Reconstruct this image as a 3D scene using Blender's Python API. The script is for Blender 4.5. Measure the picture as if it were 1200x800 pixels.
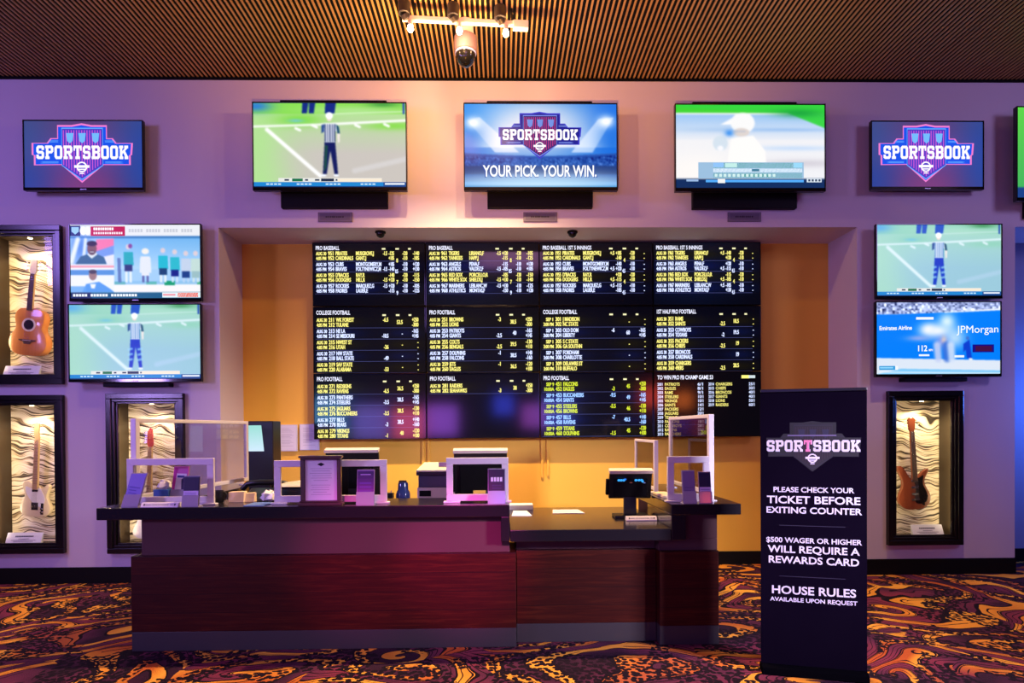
import bpy, bmesh, math, random
import numpy as np
from mathutils import Vector, Matrix
random.seed(7); rng = np.random.default_rng(7)
for o in list(bpy.data.objects): bpy.data.objects.remove(o)
SC = bpy.context.scene; COL = SC.collection
PI = math.pi

# ------------------------------------------------------------------ camera
YAW, PITCH, ROLL, DIST, EYE, FPX, HZ = 0.016821, -0.0088675, 0.0064597, 6.18832, 1.55, 700.0, 508.819
_f = Vector((math.sin(YAW)*math.cos(PITCH), math.cos(YAW)*math.cos(PITCH), math.sin(PITCH)))
_r = Vector((math.cos(YAW), -math.sin(YAW), 0)); _u = _r.cross(_f)
_r2 = _r*math.cos(ROLL) - _u*math.sin(ROLL); _u2 = _r*math.sin(ROLL) + _u*math.cos(ROLL)
cam = bpy.data.cameras.new('camera'); camo = bpy.data.objects.new('camera', cam); COL.objects.link(camo)
M = Matrix((( _r2.x, _u2.x, -_f.x, 0), (_r2.y, _u2.y, -_f.y, -DIST), (_r2.z, _u2.z, -_f.z, EYE), (0, 0, 0, 1)))
camo.matrix_world = M
cam.sensor_width = 36; cam.lens = FPX/1200*36; cam.shift_y = (HZ-400)/1200; cam.clip_start = .05
SC.camera = camo

# ------------------------------------------------------------------ world, lamps, exposure
SC.view_settings.view_transform = 'Standard'; SC.view_settings.look = 'None'
SC.view_settings.exposure = 0; SC.view_settings.gamma = 1; SC.view_settings.use_curve_mapping = False
w = bpy.data.worlds.new('room_glow'); SC.world = w; w.use_nodes = True
w.node_tree.nodes['Background'].inputs[0].default_value = (.30, .16, .55, 1)
w.node_tree.nodes['Background'].inputs[1].default_value = .007

def area(name, loc, target, size, col, power, size_y=None, spread=180):
    l = bpy.data.lights.new(name, 'AREA'); l.energy = power; l.color = col; l.size = size; l.spread = math.radians(spread)
    if size_y: l.shape = 'RECTANGLE'; l.size_y = size_y
    o = bpy.data.objects.new(name, l); COL.objects.link(o); o.location = loc
    o.rotation_euler = (Vector(target)-Vector(loc)).to_track_quat('-Z', 'Y').to_euler(); return o
def spot(name, loc, target, col, power, angle, blend=.5, radius=.03):
    l = bpy.data.lights.new(name, 'SPOT'); l.energy = power; l.color = col; l.spot_size = math.radians(angle)
    l.spot_blend = blend; l.shadow_soft_size = radius
    o = bpy.data.objects.new(name, l); COL.objects.link(o); o.location = loc
    o.rotation_euler = (Vector(target)-Vector(loc)).to_track_quat('-Z', 'Y').to_euler(); return o

# violet, rose and lilac fill lamps added out of view before and beside the viewer
area('violet_fill_light', (-6.6, -3.6, 4.4), (-4.4, 0, 1.6), 1.2, (.40, .24, 1.0), 102)
area('violet_fill_light', (6.6, -3.8, 4.6), (4.4, 0, 2.2), 1.2, (.50, .37, .95), 56)
area('rose_fill_light', (0.2, -3.9, 5.1), (.6, -.3, 3.4), 1.2, (.85, .36, .80), 20)
area('violet_front_light', (-7.2, -6.2, 2.6), (-2.2, -1.95, 1.2), .8, (.50, .32, 1.0), 40, spread=70)
spot('magenta_counter_spot', (-.5, -6.6, 3.6), (-.28, -1.95, .68), (1.0, .06, .52), 2500, 12.5, 1, .1)
spot('magenta_counter_spot', (-1.0, -6.6, 3.6), (-1.0, -1.95, .66), (1.0, .06, .46), 1300, 13, 1, .1)
area('lilac_front_light', (6.4, -6.6, 3.2), (2.2, -2.5, 1.0), .8, (.84, .76, 1.0), 52, spread=34)
spot('amber_floor_spot', (3.6, -1.5, 5.0), (3.6, -1.5, 0), (1.0, .60, .26), 400, 66, .8, .05)
spot('amber_floor_spot', (-4.6, -1.5, 5.0), (-4.6, -1.5, 0), (1.0, .58, .28), 300, 60, .8, .05)
spot('carpet_bounce_light', (-.2, -5.6, 1.1), (-.1, -2.6, 5.15), (1.0, .40, .06), 1900, 72, 1, .05)  # added lamp imitating warm light bounced up from the carpet
area('blue_alcove_light', (6.7, -.2, 1.9), (6.0, .5, 1.7), .4, (.05, .18, 1.0), 40)
# lit machines of the gaming floor far behind the viewer, seen mirrored in the black screens
for x, z, s, c, p in ((-4.7, 1.9, 1.0, (.15, .5, 1), 16), (-3.5, 1.75, .9, (.3, .2, 1), 14), (-2.5, 1.7, .8, (1, .12, .3), 16),
                      (-1.6, 1.8, .8, (.45, .12, 1), 14), (.05, 2.2, .5, (.05, .08, 1), 6), (.85, 1.9, .6, (.6, .12, .9), 6),
                      (1.5, 2.0, .8, (.1, .15, 1), 10), (4.05, 2.4, .5, (1, .08, .05), 6), (4.9, 2.3, .4, (1, .2, .03), 4)):
    area('slot_machine_light', (x, -9, z), (x*.4, 0, 1.8), s, c, p*1.5)

# ------------------------------------------------------------------ helpers
def lin(c):
    c = np.asarray(c, float)/255.0
    return np.where(c <= .04045, c/12.92, ((c+.055)/1.055)**2.4)
def L3(*c): return tuple(float(v) for v in lin(c))
MATS = {}
def mat(name, col=(.5, .5, .5), rough=.5, metal=0, emit=None, es=1, spec=.5, bump=None, coat=0):
    if name in MATS: return MATS[name]
    m = bpy.data.materials.new(name); m.use_nodes = True; nt = m.node_tree; b = nt.nodes['Principled BSDF']
    b.inputs['Base Color'].default_value = (*col, 1); b.inputs['Roughness'].default_value = rough
    b.inputs['Metallic'].default_value = metal; b.inputs['Specular IOR Level'].default_value = spec
    b.inputs['Coat Weight'].default_value = coat
    if emit: b.inputs['Emission Color'].default_value = (*emit, 1); b.inputs['Emission Strength'].default_value = es
    # a little procedural unevenness on every surface
    n = nt.nodes.new('ShaderNodeTexNoise'); n.inputs['Scale'].default_value = bump[0] if bump else 60
    tc = nt.nodes.new('ShaderNodeTexCoord'); nt.links.new(tc.outputs['Object'], n.inputs['Vector'])
    bp = nt.nodes.new('ShaderNodeBump'); bp.inputs['Strength'].default_value = bump[1] if bump else .03; bp.inputs['Distance'].default_value = .002
    nt.links.new(n.outputs['Fac'], bp.inputs['Height']); nt.links.new(bp.outputs['Normal'], b.inputs['Normal'])
    MATS[name] = m; return m
class NT:
    def __init__(s, name):
        s.m = bpy.data.materials.new(name); s.m.use_nodes = True; s.t = s.m.node_tree; s.b = s.t.nodes['Principled BSDF']; MATS[name] = s.m
    def n(s, typ, props=None, **ins):
        k = s.t.nodes.new(typ)
        for a, v in (props or {}).items(): setattr(k, a, v)
        for a, v in ins.items():
            sock = k.inputs[int(a[1:])] if a[0] == '_' and a[1:].isdigit() else k.inputs[a.replace('_', ' ')]
            if isinstance(v, bpy.types.NodeSocket): s.t.links.new(v, sock)
            else: sock.default_value = v
        return k
    def math(s, op, a, b=0.0, c=0.0):
        k = s.n('ShaderNodeMath', {'operation': op}, _0=a, _1=b)
        return k.outputs[0]
    def vm(s, op, a, b=(0, 0, 0)): return s.n('ShaderNodeVectorMath', {'operation': op}, _0=a, _1=b).outputs[0]
    def mix(s, f, a, b):
        k = s.t.nodes.new('ShaderNodeMix'); k.data_type = 'RGBA'
        for i, v in ((0, f), (6, a), (7, b)):
            if isinstance(v, bpy.types.NodeSocket): s.t.links.new(v, k.inputs[i])
            else: k.inputs[i].default_value = (*v, 1) if isinstance(v, tuple) and len(v) == 3 else v
        return k.outputs[2]
    def ramp(s, f, stops, interp='LINEAR'):
        k = s.n('ShaderNodeValToRGB', None, Fac=f); r = k.color_ramp; r.interpolation = interp
        while len(r.elements) < len(stops): r.elements.new(.5)
        for e, (p, c) in zip(r.elements, stops): e.position = p; e.color = (*c, 1) if len(c) == 3 else c
        return k.outputs[0]
    def put(s, sock, v):
        if isinstance(v, bpy.types.NodeSocket): s.t.links.new(v, s.b.inputs[sock])
        else: s.b.inputs[sock].default_value = v

def tag(o, label=None, cat=None, group=None, kind=None):
    if label: o['label'] = label
    if cat: o['category'] = cat
    if group: o['group'] = group
    if kind: o['kind'] = kind
    return o
def thing(name, label, cat, loc=(0, 0, 0), rz=0, group=None, rot=None):
    o = bpy.data.objects.new(name, None); COL.objects.link(o); o.empty_display_size = .05
    o.location = loc; o.rotation_euler = rot or (0, 0, rz); return tag(o, label, cat, group)
def dup(root, loc=None, label=None, rz=None, group=None):
    r = root.copy(); COL.objects.link(r)
    if loc: r.location = loc
    if rz is not None: r.rotation_euler = (0, 0, rz)
    if label: r['label'] = label
    if group: r['group'] = group
    for ch in list(root.children):
        c = ch.copy(); COL.objects.link(c); c.parent = r
        for g in list(ch.children):
            d = g.copy(); COL.objects.link(d); d.parent = c
    return r

class MB:
    def __init__(s): s.b = bmesh.new()
    def face(s, pts): return s.b.faces.new([s.b.verts.new(p) for p in pts])
    def box(s, x0, x1, y0, y1, z0, z1):
        v = [s.b.verts.new((x, y, z)) for x in (x0, x1) for y in (y0, y1) for z in (z0, z1)]
        for f in ((0, 1, 3, 2), (4, 6, 7, 5), (0, 4, 5, 1), (2, 3, 7, 6), (0, 2, 6, 4), (1, 5, 7, 3)): s.b.faces.new([v[i] for i in f])
        return s
    def hexa(s, bot, top):
        v = [s.b.verts.new(p) for p in list(bot)+list(top)]; n = len(bot)
        s.b.faces.new(v[:n][::-1]); s.b.faces.new(v[n:])
        for i in range(n): j = (i+1) % n; s.b.faces.new((v[i], v[j], v[n+j], v[n+i]))
        return s
    def prism(s, pts, y0, y1):            # outline in the xz plane
        return s.hexa([(x, y1, z) for x, z in pts], [(x, y0, z) for x, z in pts])
    def slab(s, pts, z0, z1):             # outline in the xy plane
        return s.hexa([(x, y, z0) for x, y in pts], [(x, y, z1) for x, y in pts])
    def side(s, pts, x0, x1):             # outline in the yz plane
        return s.hexa([(x0, y, z) for y, z in pts], [(x1, y, z) for y, z in pts])
    def cyl(s, p0, p1, r0, r1=None, n=20, caps=True):
        r1 = r0 if r1 is None else r1; p0 = Vector(p0); p1 = Vector(p1); d = (p1-p0).normalized()
        a = d.orthogonal().normalized(); c = d.cross(a)
        A = [s.b.verts.new(p0+(a*math.cos(t)+c*math.sin(t))*r0) for t in [2*PI*i/n for i in range(n)]]
        B = [s.b.verts.new(p1+(a*math.cos(t)+c*math.sin(t))*r1) for t in [2*PI*i/n for i in range(n)]]
        for i in range(n): j = (i+1) % n; s.b.faces.new((A[i], A[j], B[j], B[i]))
        if caps: s.b.faces.new(A[::-1]); s.b.faces.new(B)
        return s
    def tube(s, pts, r, n=8):
        pts = [Vector(p) for p in pts]; prev = None
        for i, p in enumerate(pts):
            d = (pts[min(i+1, len(pts)-1)]-pts[max(i-1, 0)]).normalized()
            a = d.orthogonal().normalized() if prev is None else (pa-d*pa.dot(d)).normalized(); pa = a; c = d.cross(a)
            ring = [s.b.verts.new(p+(a*math.cos(t)+c*math.sin(t))*r) for t in [2*PI*k/n for k in range(n)]]
            if prev:
                for k in range(n): j = (k+1) % n; s.b.faces.new((prev[k], prev[j], ring[j], ring[k]))
            else: s.b.faces.new(ring[::-1])
            prev = ring
        s.b.faces.new(prev); return s
    def lathe(s, prof, c=(0, 0, 0), n=28, axis='z'):
        prev = None
        for r, h in prof:
            ring = []
            for k in range(n):
                t = 2*PI*k/n; a, b = max(r, 1e-4)*math.cos(t), max(r, 1e-4)*math.sin(t)
                p = (a, b, h) if axis == 'z' else (a, -h, b)
                ring.append(s.b.verts.new((c[0]+p[0], c[1]+p[1], c[2]+p[2])))
            if prev:
                for k in range(n): j = (k+1) % n; s.b.faces.new((prev[k], prev[j], ring[j], ring[k]))
            prev = ring
        return s
    def frame(s, x0, x1, z0, z1, wd, y0, y1):   # rectangular ring in the xz plane
        s.box(x0, x1, y0, y1, z1-wd, z1); s.box(x0, x1, y0, y1, z0, z0+wd)
        s.box(x0, x0+wd, y0, y1, z0+wd, z1-wd); s.box(x1-wd, x1, y0, y1, z0+wd, z1-wd); return s
    def build(s, name, m, parent=None, bevel=0, smooth=False, seg=2, ang=30):
        b = s.b
        if bevel:
            bmesh.ops.recalc_face_normals(b, faces=b.faces)
            es = [e for e in b.edges if len(e.link_faces) == 2 and e.calc_face_angle(0) > math.radians(ang)]
            bmesh.ops.bevel(b, geom=es, offset=bevel, segments=seg, profile=.5, affect='EDGES', clamp_overlap=True)
        bmesh.ops.recalc_face_normals(b, faces=b.faces)
        me = bpy.data.meshes.new(name); b.to_mesh(me); b.free()
        me.materials.append(m)
        if smooth:
            for p in me.polygons: p.use_smooth = True
        o = bpy.data.objects.new(name, me); COL.objects.link(o)
        if smooth: me.set_sharp_from_angle(angle=math.radians(40))
        if parent: o.parent = parent
        return o
def struct(o): o['kind'] = 'structure'; return o

# ---- lettering: outlines of the built-in font, cached per character (cap height 1)
GLY = {}
def load_glyphs(bold):
    chars = sorted(set('ABCDEFGHIJKLMNOPQRSTUVWXYZabcdefghijklmnopqrstuvwxyz0123456789.,:+-/$\'& '))
    obs = []
    for c in chars:
        for body in ('H'+c+'H', c):
            cu = bpy.data.curves.new('g', 'FONT'); cu.body = body; cu.size = 1; cu.resolution_u = 3; cu.offset = bold; cu.fill_mode = 'FRONT'
            o = bpy.data.objects.new('g', cu); COL.objects.link(o); obs.append(o)
    cu = bpy.data.curves.new('g', 'FONT'); cu.body = 'HH'; cu.size = 1; cu.offset = bold
    o = bpy.data.objects.new('g', cu); COL.objects.link(o); obs.append(o)
    dg = bpy.context.evaluated_depsgraph_get(); dg.update(); out = []
    for o in obs:
        e = o.evaluated_get(dg); me = e.to_mesh()
        out.append((np.array([v.co[:2] for v in me.vertices]).reshape(-1, 2), [list(p.vertices) for p in me.polygons])); e.to_mesh_clear()
    hh = np.ptp(out[-1][0][:, 0]); cap = None
    for i, c in enumerate(chars):
        if c == 'H': cap = out[2*i+1][0][:, 1].max()
    for i, c in enumerate(chars):
        adv = np.ptp(out[2*i][0][:, 0])-hh; v, f = out[2*i+1]
        GLY[bold > 0, c] = (v/cap, f, adv/cap)
    for o in obs: cu = o.data; bpy.data.objects.remove(o); bpy.data.curves.remove(cu)
load_glyphs(0.0); load_glyphs(0.022)

class Art:
    """flat artwork of a screen or a print: a colour grid and vector shapes, one mesh"""
    def __init__(s, ww, hh, W=1.0, H=1.0):
        s.w, s.h, s.W, s.H = ww, hh, W, H; s.V = []; s.F = []; s.C = []; s.nv = 0; s.lay = 0; s.eps = .0005
    def P(s, u, v): return (u/s.W*s.w - s.w/2, s.h/2 - v/s.H*s.h)
    def grid(s, img):
        n, m = img.shape[:2]; y = -s.lay*s.eps
        uu, vv = np.meshgrid(np.linspace(0, s.W, m), np.linspace(0, s.H, n)); x, z = s.P(uu, vv)
        s.V.append(np.stack([x, np.full_like(x, y), z], -1).reshape(-1, 3)); s.C.append(lin(np.clip(img, 0, 255)).reshape(-1, 3))
        i = np.arange(n*m).reshape(n, m)+s.nv
        s.F += np.stack([i[:-1, :-1], i[1:, :-1], i[1:, 1:], i[:-1, 1:]], -1).reshape(-1, 4).tolist(); s.nv += n*m; s.lay += 1
    def raw(s, pts, faces, col):
        p = np.asarray(pts, float); x, z = s.P(p[:, 0], p[:, 1])
        s.V.append(np.stack([x, np.full_like(x, -s.lay*s.eps), z], -1)); s.C.append(np.tile(lin(col), (len(p), 1)))
        s.F += [[k+s.nv for k in f] for f in faces]; s.nv += len(p)
    def poly(s, pts, col): s.raw(pts, [list(range(len(pts)))], col)
    def rect(s, u0, v0, u1, v1, col): s.poly([(u0, v0), (u0, v1), (u1, v1), (u1, v0)], col)
    def disc(s, u, v, r, col, n=20, ry=None): s.poly([(u+r*math.cos(-2*PI*k/n), v+(ry or r)*math.sin(-2*PI*k/n)) for k in range(n)], col)
    def width(s, t, ch, cw=1.0, bold=True): return sum(GLY[bold, c][2] for c in t)*ch*cw
    def text(s, t, u, v, ch, col, cw=1.0, al='l', fit=None, bold=True, slope=0.0):   # v = baseline, ch = cap height
        if fit: cw = cw*fit/s.width(t, ch, cw, bold)
        w_ = s.width(t, ch, cw, bold); u0 = u
        u = u-(w_ if al == 'r' else w_/2 if al == 'c' else 0)
        for c in t:
            vs, fs, adv = GLY[bold, c]
            if len(vs): s.raw(np.stack([u+vs[:, 0]*ch*cw, v-vs[:, 1]*ch+slope*(u-u0+vs[:, 0]*ch*cw)], -1), fs, col)
            u += adv*ch*cw
    def fit_to(s, pw, ph):              # laid out on a unit panel, stretched to its real size
        for v in s.V: v[:, 0] *= pw; v[:, 2] *= ph
    def build(s, name, m, parent, loc=(0, 0, 0), rot=None):
        me = bpy.data.meshes.new(name); V = np.concatenate(s.V); C = np.concatenate(s.C)
        me.from_pydata(V.tolist(), [], s.F); a = me.color_attributes.new('Col', 'FLOAT_COLOR', 'POINT')
        a.data.foreach_set('color', np.concatenate([C, np.ones((len(C), 1))], 1).astype(np.float32).ravel())
        me.materials.append(m); o = bpy.data.objects.new(name, me); COL.objects.link(o); o.parent = parent; o.location = loc
        if rot: o.rotation_euler = rot
        return o
def screen_mat(name, es, rough=.25, sample=True, spec=.5):
    k = NT(name); a = k.n('ShaderNodeVertexColor', {'layer_name': 'Col'})
    k.put('Base Color', (.003, .003, .004, 1)); k.put('Roughness', rough); k.put('Specular IOR Level', spec)
    k.put('Emission Color', a.outputs[0]); k.put('Emission Strength', es)
    if not sample: k.m.cycles.emission_sampling = 'NONE'
    return k.m
TVM = screen_mat('lit_picture', 1.12, .3, spec=.15); ODM = screen_mat('lit_odds_text', 1.35, .1, False)
k = NT('printed_ink'); k.put('Base Color', k.n('ShaderNodeVertexColor', {'layer_name': 'Col'}).outputs[0]); k.put('Roughness', .7); PRM = k.m

SSA = 3
class Img:
    """soft picture raster, u right and v down in 0..1"""
    def __init__(s, n=176, m=100, col=(0, 0, 0)):
        s.n, s.m = n, m; N, Mm = n*SSA, m*SSA
        s.U, s.Vv = np.meshgrid((np.arange(N)+.5)/N, (np.arange(Mm)+.5)/Mm); s.a = np.ones((Mm, N, 3))*np.array(col, float)
    def blend(s, msk, col): s.a += (np.array(col, float)-s.a)*np.clip(msk, 0, 1)[..., None]; return s
    def vgrad(s, c0, c1, v0=0, v1=1, u0=0, u1=1):
        t = np.clip((s.Vv-v0)/(v1-v0), 0, 1)[..., None]; c = np.array(c0)*(1-t)+np.array(c1)*t
        k = ((s.Vv >= v0) & (s.Vv <= v1) & (s.U >= u0) & (s.U <= u1))[..., None]; s.a = np.where(k, c, s.a); return s
    def rect(s, u0, v0, u1, v1, col, al=1): return s.blend(((s.U >= u0) & (s.U <= u1) & (s.Vv >= v0) & (s.Vv <= v1))*al, col)
    def blob(s, u, v, ru, rv, col, al=1, hard=1.0):
        d = ((s.U-u)/ru)**2+((s.Vv-v)/rv)**2; return s.blend(np.exp(-d*hard)*al, col)
    def ell(s, u, v, ru, rv, col, al=1): return s.blend((((s.U-u)/ru)**2+((s.Vv-v)/rv)**2 <= 1)*al, col)
    def poly(s, pts, col, al=1):
        k = np.zeros(s.U.shape, bool); n = len(pts)
        for i in range(n):
            (x0, y0), (x1, y1) = pts[i], pts[(i+1) % n]
            if y0 == y1: continue
            c = (y0 > s.Vv) != (y1 > s.Vv); k ^= c & (s.U < (x1-x0)*(s.Vv-y0)/(y1-y0)+x0)
        return s.blend(k*al, col)
    def line(s, u0, v0, u1, v1, wd, col, al=1):
        du, dv = (u1-u0)*16/9, v1-v0; t = np.clip(((s.U-u0)*16/9*du+(s.Vv-v0)*dv)/(du*du+dv*dv), 0, 1)
        d = np.hypot((s.U-u0)*16/9-t*du, s.Vv-v0-t*dv); return s.blend(np.clip(1.5-d/wd, 0, 1)*al, col)
    def noise(s, amp, nu, nv, mask=None):
        g = rng.normal(0, amp, (nv, nu)); ii = np.minimum((s.Vv*nv).astype(int), nv-1); jj = np.minimum((s.U*nu).astype(int), nu-1)
        q = g[ii, jj][..., None]; s.a += q if mask is None else q*mask[..., None]; return s
    def get(s, blur=1):
        a = s.a
        for _ in range(blur):
            p = np.pad(a, ((2, 2), (2, 2), (0, 0)), 'edge')
            a = sum(p[2+i:2+i+a.shape[0], 2+j:2+j+a.shape[1]] for i in (-2, 0, 2) for j in (-2, 0, 2))/9
        return a.reshape(s.m, SSA, s.n, SSA, 3).mean((1, 3))
# ------------------------------------------------------------------ materials
BLK = mat('black_plastic', (.006, .006, .008), .35); MBLK = mat('matt_black', (.003, .0028, .0035), .7, spec=.15)
GRAN = mat('black_granite', (.012, .010, .014), .16, spec=.6, bump=(300, .01)); WHT = mat('white_trim', (.62, .58, .62), .4)
CREAM = mat('cream_plastic', (.62, .54, .42), .45); PAPER = mat('paper', (.75, .72, .72), .8)
CHROME = mat('chrome', (.7, .7, .72), .15, 1); GREY = mat('grey_metal', (.35, .33, .38), .35, .8)
GLOSSB = mat('gloss_black', (.004, .004, .005), .08)
def paint(name, col, var=.05):
    k = NT(name); g = k.n('ShaderNodeNewGeometry').outputs['Position']; n = k.n('ShaderNodeTexNoise', None, Vector=g, Scale=.8, Detail=2.0).outputs[0]
    k.put('Base Color', k.mix(n, tuple(c*(1-var) for c in col), tuple(min(1, c*(1+var)) for c in col))); k.put('Roughness', .75)
    f = k.n('ShaderNodeTexNoise', None, Vector=g, Scale=180.0).outputs[0]
    k.put('Normal', k.n('ShaderNodeBump', None, Strength=.05, Distance=.002, Height=f).outputs[0]); return k.m
WALL = paint('lavender_grey_paint', (.60, .55, .60)); AMBER = paint('amber_paint', (.82, .47, .05))
FASC = paint('mauve_laminate', (.072, .036, .040)); FASC.node_tree.nodes['Principled BSDF'].inputs['Specular IOR Level'].default_value = .12
# reddish brown boards with a grain that runs along x
k = NT('mahogany_boards'); g = k.n('ShaderNodeNewGeometry').outputs['Position']
sc = k.vm('MULTIPLY', g, (1.2, 1.2, 22)); n1 = k.n('ShaderNodeTexNoise', None, Vector=sc, Scale=2.2, Detail=6.0, Roughness=.65, Distortion=.8).outputs[0]
z = k.n('ShaderNodeSeparateXYZ', None, _0=g).outputs[2]
pl = k.math('FLOOR', k.math('MULTIPLY', z, 7.5)); pn = k.n('ShaderNodeTexWhiteNoise', {'noise_dimensions': '1D'}, W=pl).outputs[0]
seam = k.math('LESS_THAN', k.math('FRACT', k.math('MULTIPLY', z, 7.5)), .035)
c = k.ramp(n1, [(.25, (.020, .0015, .001)), (.5, (.034, .003, .0015)), (.64, (.058, .008, .003)), (.8, (.026, .002, .001))])
c = k.mix(k.math('MULTIPLY', pn, .35), c, (.02, .002, .002)); c = k.mix(seam, c, (.012, .002, .002))
k.put('Base Color', c); k.put('Roughness', .55); k.put('Specular IOR Level', .15); MAHO = k.m
# carpet: warped spirals in orange, plum and black
k = NT('swirl_carpet'); g = k.n('ShaderNodeNewGeometry').outputs['Position']
wn = k.n('ShaderNodeTexNoise', {'noise_dimensions': '2D'}, Vector=g, Scale=.75, Detail=1.0).outputs[1]
p2 = k.vm('ADD', g, k.vm('MULTIPLY', k.vm('SUBTRACT', wn, (.5, .5, .5)), (1.7, 1.7, 0)))
vo = k.n('ShaderNodeTexVoronoi', {'voronoi_dimensions': '2D'}, Vector=p2, Scale=.88)
d = k.vm('SUBTRACT', p2, vo.outputs['Position']); xyz = k.n('ShaderNodeSeparateXYZ', None, _0=d)
rr = k.n('ShaderNodeVectorMath', {'operation': 'LENGTH'}, _0=k.vm('MULTIPLY', d, (.8, 1.25, 0))).outputs['Value']
an = k.math('ARCTAN2', xyz.outputs[1], xyz.outputs[0])
md = k.n('ShaderNodeTexNoise', {'noise_dimensions': '2D'}, Vector=g, Scale=1.6, Detail=2.0).outputs[0]
ph = k.math('ADD', k.math('ADD', an, k.math('MULTIPLY', rr, 22.0)), k.math('MULTIPLY', md, 9.0)); s = k.math('SINE', ph)
big = k.n('ShaderNodeTexNoise', {'noise_dimensions': '2D'}, Vector=p2, Scale=1.1, Detail=1.0).outputs[0]
org = k.ramp(big, [(.30, (.36, .07, .016)), (.42, (.58, .22, .025)), (.56, (.66, .31, .04)), (.68, (.42, .11, .02)), (.8, (.20, .03, .04))])
plum = k.ramp(md, [(.35, (.024, .007, .02)), (.5, (.085, .016, .045)), (.66, (.16, .022, .05))])
fill = k.math('GREATER_THAN', s, .22); edge = k.math('LESS_THAN', k.math('ABSOLUTE', k.math('SUBTRACT', s, .22)), .18)
c = k.mix(fill, plum, org)
fine = k.math('LESS_THAN', k.math('ABSOLUTE', k.math('SINE', k.math('MULTIPLY', ph, 2.5))), .30)
c = k.mix(k.math('MULTIPLY', fine, k.math('GREATER_THAN', md, .46)), c, (.010, .003, .008)); c = k.mix(edge, c, (.006, .002, .006))
dots = k.n('ShaderNodeTexVoronoi', {'voronoi_dimensions': '2D'}, Vector=g, Scale=26.0).outputs['Distance']
zone = k.math('GREATER_THAN', k.n('ShaderNodeTexNoise', {'noise_dimensions': '2D'}, Vector=p2, Scale=2.2, Detail=1.0).outputs[0], .50)
c = k.mix(k.math('MULTIPLY', zone, k.math('LESS_THAN', dots, .48)), c, (.008, .003, .008))
k.put('Base Color', c); k.put('Roughness', .95); k.put('Specular IOR Level', .1)
tf = k.n('ShaderNodeTexVoronoi', {'voronoi_dimensions': '2D'}, Vector=g, Scale=130.0).outputs['Distance']
k.put('Normal', k.n('ShaderNodeBump', None, Strength=.5, Distance=.004, Height=tf).outputs[0]); CARP = k.m
k = NT('slat_wood'); g = k.n('ShaderNodeNewGeometry').outputs['Position']
n = k.n('ShaderNodeTexNoise', None, Vector=k.vm('MULTIPLY', g, (22, .8, 6)), Scale=1.0, Detail=3.0).outputs[0]
k.put('Base Color', k.mix(n, (.34, .17, .05), (.62, .38, .13))); k.put('Roughness', .5); SLAT = k.m

# ------------------------------------------------------------------ the room
NX0, NX1, NZ, ND = -2.89, 3.717, 3.632, .55
CASES = dict(c1=(-5.25, -4.461, 2.036, 3.647), c2=(-5.255, -4.466, .314, 1.928), c3=(-4.03, -3.246, .305, 1.938), c4=(4.018, 4.810, .311, 1.921))
m = MB(); m.box(-7, 9, -11, 1.2, -.1, 0); struct(m.build('floor', CARP))
holes = [(NX0, NX1, -1, NZ), (5.39, 12, -1, 3.635)]+[(a+.06, b-.06, c_+.06, d_-.06) for a, b, c_, d_ in CASES.values()]
def holed_wall(x0, x1, z0, z1, y0, y1, holes):
    xs = sorted({x0, x1, *[min(max(v, x0), x1) for h in holes for v in h[:2]]}); zs = sorted({z0, z1, *[min(max(v, z0), z1) for h in holes for v in h[2:]]})
    def solid(i, j):
        if not (0 <= i < len(xs)-1 and 0 <= j < len(zs)-1): return False
        cx, cz = (xs[i]+xs[i+1])/2, (zs[j]+zs[j+1])/2
        return not any(h[0] < cx < h[1] and h[2] < cz < h[3] for h in holes)
    m = MB()
    for i in range(len(xs)-1):
        for j in range(len(zs)-1):
            if not solid(i, j): continue
            a, b, c_, d_ = xs[i], xs[i+1], zs[j], zs[j+1]
            m.face([(a, y0, c_), (b, y0, c_), (b, y0, d_), (a, y0, d_)]); m.face([(a, y1, c_), (a, y1, d_), (b, y1, d_), (b, y1, c_)])
            if not solid(i-1, j): m.face([(a, y0, c_), (a, y0, d_), (a, y1, d_), (a, y1, c_)])
            if not solid(i+1, j): m.face([(b, y0, c_), (b, y1, c_), (b, y1, d_), (b, y0, d_)])
            if not solid(i, j-1): m.face([(a, y0, c_), (a, y1, c_), (b, y1, c_), (b, y0, c_)])
            if not solid(i, j+1): m.face([(a, y0, d_), (b, y0, d_), (b, y1, d_), (a, y1, d_)])
    bmesh.ops.remove_doubles(m.b, verts=m.b.verts, dist=1e-5); return m
struct(holed_wall(-7, 9, 0, 5.15, 0, ND, holes).build('wall_back', WALL))
m = MB(); m.box(-7, 9, -.02, .6, 5.15, 5.155); m.box(-7, 9, -.012, 0, 5.135, 5.15); struct(m.build('trim_shadow_line', MBLK))  # black strip stands for the shadow line under the ceiling
m = MB(); m.box(NX0-.05, NX1+.05, ND, ND+.1, 0, NZ+.05); struct(m.build('wall_niche', AMBER))
m = MB(); m.box(5.3, 9, ND, ND+.1, 0, 3.7); struct(m.build('wall_alcove', paint('slate_blue_paint', (.22, .24, .34))))
m = MB(); m.box(-7, 9, -11, .6, 5.171, 5.22)
x = -6.95
while x < 7.5: m.box(x, x+.0165, -7.6, -.0125, 5.160, 5.1705); x += .0455
o = m.build('ceiling', SLAT); struct(o); o.data.materials.append(MBLK)
for p in o.data.polygons:
    if p.center.z > 5.1707 or p.area > 50: p.material_index = 1
m = MB()
for a, b, y in ((-7, NX0, 0), (NX1, 5.39, 0)): m.box(a, b, y-.018, y, 0, .155); m.box(a, b, y-.012, y, .155, .163)
m.box(NX0-.018, NX0, 0, ND-.018, 0, .155); struct(m.build('baseboard_left', MBLK))
m = MB(); m.box(NX0, NX1, ND-.018, ND, 0, .147); m.box(5.39, 9, ND-.018, ND, 0, .147); struct(m.build('baseboard_back', MBLK))

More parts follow.
